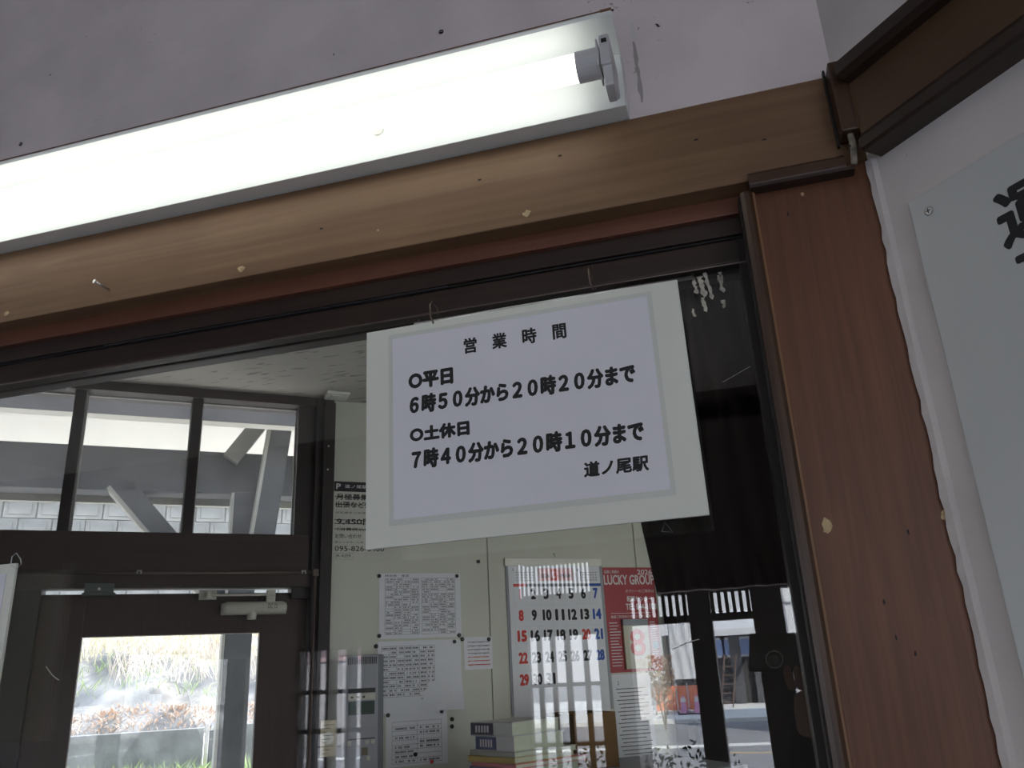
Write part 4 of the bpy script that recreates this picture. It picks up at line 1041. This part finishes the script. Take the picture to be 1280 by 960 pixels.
# tree / dry shrub and planter bush
def bush(name, label, loc, rad, hgt, n, m, seed, leaf=.03):
    t = thing(name, label, 'shrub', Matrix.Translation(loc)); r_ = random.Random(seed); b = NB()
    for k in range(n):
        a, q, zz_ = r_.uniform(0, 2*pi), r_.random()**.5*rad, r_.random()*hgt
        c = Vector((cos(a)*q, sin(a)*q*.6, hgt*.35+zz_*.65)); u_ = Vector((r_.gauss(0, 1), r_.gauss(0, 1), r_.gauss(0, 1))).normalized()*leaf; v_ = u_.orthogonal().normalized()*leaf*.6
        b.faces.new([b.verts.new(c+d) for d in (u_, v_, -u_, -v_)])
    obj('foliage', b, m, t, kind='stuff')
    b = NB()
    for k in range(5): tube(b, [(0, 0, 0), (r_.uniform(-1, 1)*rad*.3, 0, hgt*.4), (r_.uniform(-1, 1)*rad*.7, 0, hgt*.8)], [.02, .015, .008], 6)
    obj('stems', b, M_pipe, t)
bush('dry_shrub', 'brownish dry shrub behind the bright standing sign', (vx(826, 24), -24, 0), .4, 2.0, 260, M_dry2, 1, .08)
x_, z_ = pA(855, 940, 3.7)
bush('planter_bush', 'dark leafy bush outside the entrance at the bottom of the reflection', (x_-.22, -3.8, 0), .5, z_+.02, 1600, mat('dark_leaves', (.03, .05, .03), .6), 2, .018)
# fill lamps added behind the camera to brighten the waiting room
for i, (x, y) in enumerate(((1.5, -2.3), (-.5, -2.42))):
    t = thing('fill_lamp', ('added fill lamp of the waiting room near the right wall, behind the camera', 'added fill lamp of the waiting room nearer the middle, behind the camera')[i], 'lamp', Matrix.Translation((x, y, 3.0)) @ Matrix.Rotation(i*pi/2, 4, 'Z') @ Matrix.Scale(.88 if i else 1, 4, (1, 0, 0)))
    b = NB(); box(b, -.62, .62, -.08, .08, -.06, 0, .005); obj('housing', b, M_white, t)
    b = NB(); tube(b, [(-.58, 0, -.085), (.58, 0, -.085)], .016, 14); obj('glowing_tube', b, emit('room_fill_tube', (1, .94, .91), ROOM_FILL), t, smooth=True)

# ================================================================== PHONE AND PHOTOGRAPHER (reflected)
PM = Matrix((RT, -fw, UP)).transposed().to_4x4(); PM.translation = EYE   # local x right, y back, z up
ph = thing('smartphone', 'black smartphone held sideways, its lens ring reflected in the glass', 'phone', PM)
b = NB(); box(b, -.016, .145, .007, .016, -.019, .056, .004); obj('body', b, mat('phone_case', (.010, .014, .012), .25), ph)
b = NB()
for k in range(32):
    a0, a1 = 2*pi*k/32, 2*pi*(k+1)/32
    v = [b.verts.new((.034+cos(a)*r_, .0062, .003+sin(a)*r_)) for a, r_ in ((a0, .0152), (a1, .0152), (a1, .0172), (a0, .0172))]; b.faces.new(v)
    v = [b.verts.new((.034+cos(a)*r_, y_, .003+sin(a)*r_)) for a, r_, y_ in ((a0, .0170, .0062), (a1, .0170, .0062), (a1, .0170, .0072), (a0, .0170, .0072))]; b.faces.new(v)
obj('lens_ring', b, M_foam, ph)
b = NB(); tube(b, [(.034, .0064, .003), (.034, .0072, .003)], .009, 20); obj('lens', b, mat('lens_glass', (.01, .02, .03), .05), ph)
b = NB(); box(b, -.012, .141, .0162, .0166, -.015, .052); obj('screen', b, mat('phone_screen', (.05, .05, .05), .1), ph)

def skin_mesh(name, verts, edges, radii, m, parent, sub=2, root=0):
    me = bpy.data.meshes.new(name); me.from_pydata([tuple(v) for v in verts], edges, []); o = bpy.data.objects.new(name, me); link(o, parent)
    md = o.modifiers.new('s', 'SKIN'); md.use_smooth_shade = True
    for i, r in enumerate(radii):
        r = r if isinstance(r, tuple) else (r, r)
        me.skin_vertices[0].data[i].radius = r; me.skin_vertices[0].data[i].use_root = (i == root)
    s = o.modifiers.new('b', 'SUBSURF'); s.levels = sub; s.render_levels = sub
    bpy.context.view_layer.update()
    e = bpy.data.meshes.new_from_object(o.evaluated_get(bpy.context.evaluated_depsgraph_get()))
    o.modifiers.clear(); o.data = e; e.materials.clear(); e.materials.append(m)
    for p in e.polygons: p.use_smooth = True; p.material_index = 0
    bpy.data.meshes.remove(me); e.name = name
    return o
PX, PY = .50, -1.28
pe = thing('person', 'person in a dark jacket holding up the phone, reflected at lower right', 'person', Matrix.Translation((PX, PY, 0)))
def toL(p): return Vector(p)-Vector((PX, PY, 0))
def ph2(x, y, z): return toL(PM @ Vector((x, y, z)))
# body: head to feet, one surface (clothes follow it)
Rw = ph2(.165, .03, -.07); Lw = ph2(.085, .04, -.13)
sk = [(0, 0, .95), (0, 0, 1.12), (0, .01, 1.30), (0, 0, 1.42), (0, .01, 1.50), (0, .03, 1.56),
      (-.19, 0, 1.40), (-.42, .20, 1.36), None, (.19, 0, 1.40), (.24, .14, 1.18), None,
      (-.10, 0, .90), (-.11, .03, .50), (-.12, 0, .09), (-.13, .12, .045),
      (.10, 0, .90), (.12, .02, .50), (.13, -.02, .09), (.15, .10, .045)]
sk[8] = Lw; sk[11] = Rw
ed = [(0, 1), (1, 2), (2, 3), (3, 4), (4, 5), (3, 6), (6, 7), (7, 8), (3, 9), (9, 10), (10, 11), (0, 12), (12, 13), (13, 14), (14, 15), (0, 16), (16, 17), (17, 18), (18, 19)]
ra = [(.15, .11), (.14, .10), (.165, .115), (.12, .09), .055, .05, .068, .062, .052, .068, .055, .040, .095, .065, .048, .038, .095, .065, .048, .038]
skin_mesh('body', sk, ed, ra, M_cloth, pe)
# head
def ell(bm, c, r, seg=24):
    t = bmesh.new(); bmesh.ops.create_uvsphere(t, u_segments=seg, v_segments=seg//2, radius=1)
    bmesh.ops.scale(t, vec=r, verts=t.verts); bmesh.ops.translate(t, vec=c, verts=t.verts); merge(bm, t)
b = NB(); bmesh.ops.create_uvsphere(b, u_segments=32, v_segments=24, radius=1)
for v in b.verts:
    x, y, z = v.co; k = 1-.22*max(0, -z); v.co = (x*.074*k, y*.092*(1-.08*max(0, -z)), z*.115)
    if y > .6 and abs(x) < .18 and -.25 < z < .2: v.co.y += .018*(1-abs(x)/.18)
    if y > .6 and .1 < z < .3 and .2 < abs(x) < .55: v.co.y -= .006
bmesh.ops.translate(b, vec=(0, .05, 1.64), verts=b.verts); hd = obj('head', b, M_skin, pe, smooth=True)
b = NB(); ell(b, (0, .035, 1.665), (.082, .094, .105)); 
bmesh.ops.delete(b, geom=[v for v in b.verts if v.co.y > .085 and v.co.z < 1.715 or v.co.z < 1.60], context='VERTS'); obj('hair', b, M_hair, pe, smooth=True)
for s_ in (-1, 1):
    b = NB(); ell(b, (s_*.029, .130, 1.655), (.012, .006, .006), 12); obj('eye', b, M_posterw, hd)
    b = NB(); ell(b, (s_*.029, .1345, 1.655), (.005, .003, .005), 10); obj('iris', b, M_black, hd)
    b = NB(); ell(b, (s_*.074, .045, 1.645), (.010, .018, .030), 12); obj('ear', b, M_skin, hd)
b = NB(); ell(b, (0, .136, 1.590), (.022, .006, .006), 12); obj('mouth', b, mat('lips', (.35, .14, .12), .5), hd)
# hands: palm and five fingers each
def hand(name, wrist, palm, fingers, thumb):
    V = [wrist, palm]; E_ = [(0, 1)]; Rr = [(.024, .017), (.036, .014)]
    h_ = skin_mesh(name, V+[palm+(palm-wrist).normalized()*.03], [(0, 1), (1, 2)], Rr+[(.036, .011)], M_skin, pe)
    for f_ in fingers+[thumb]:
        o = skin_mesh('finger' if f_ is not thumb else 'thumb', f_, [(k, k+1) for k in range(len(f_)-1)], [.0095, .009, .008, .0065][:len(f_)], M_skin, h_)
pr_ = ph2(.162, .026, -.015)
fing = [[ph2(.158, .018, .034-.020*k), ph2(.156+.002*k, .0, .038-.021*k), ph2(.142+.003*k, -.005, .038-.021*k), ph2(.125+.005*k, -.003, .036-.020*k)] for k in range(4)]
hand('right_hand', Rw, pr_, fing, [ph2(.158, .030, -.02), ph2(.145, .030, .0), ph2(.128, .026, .010)])
pl2 = ph2(.088, .030, -.075)
fing = [[ph2(.116-.017*k, .020, -.050), ph2(.116-.018*k, .004, -.034), ph2(.114-.018*k, .000, -.024), ph2(.112-.018*k, .002, -.010)] for k in range(4)]
hand('left_hand', Lw, pl2, fing, [ph2(.098, .034, -.066), ph2(.083, .034, -.042), ph2(.076, .026, -.016)])
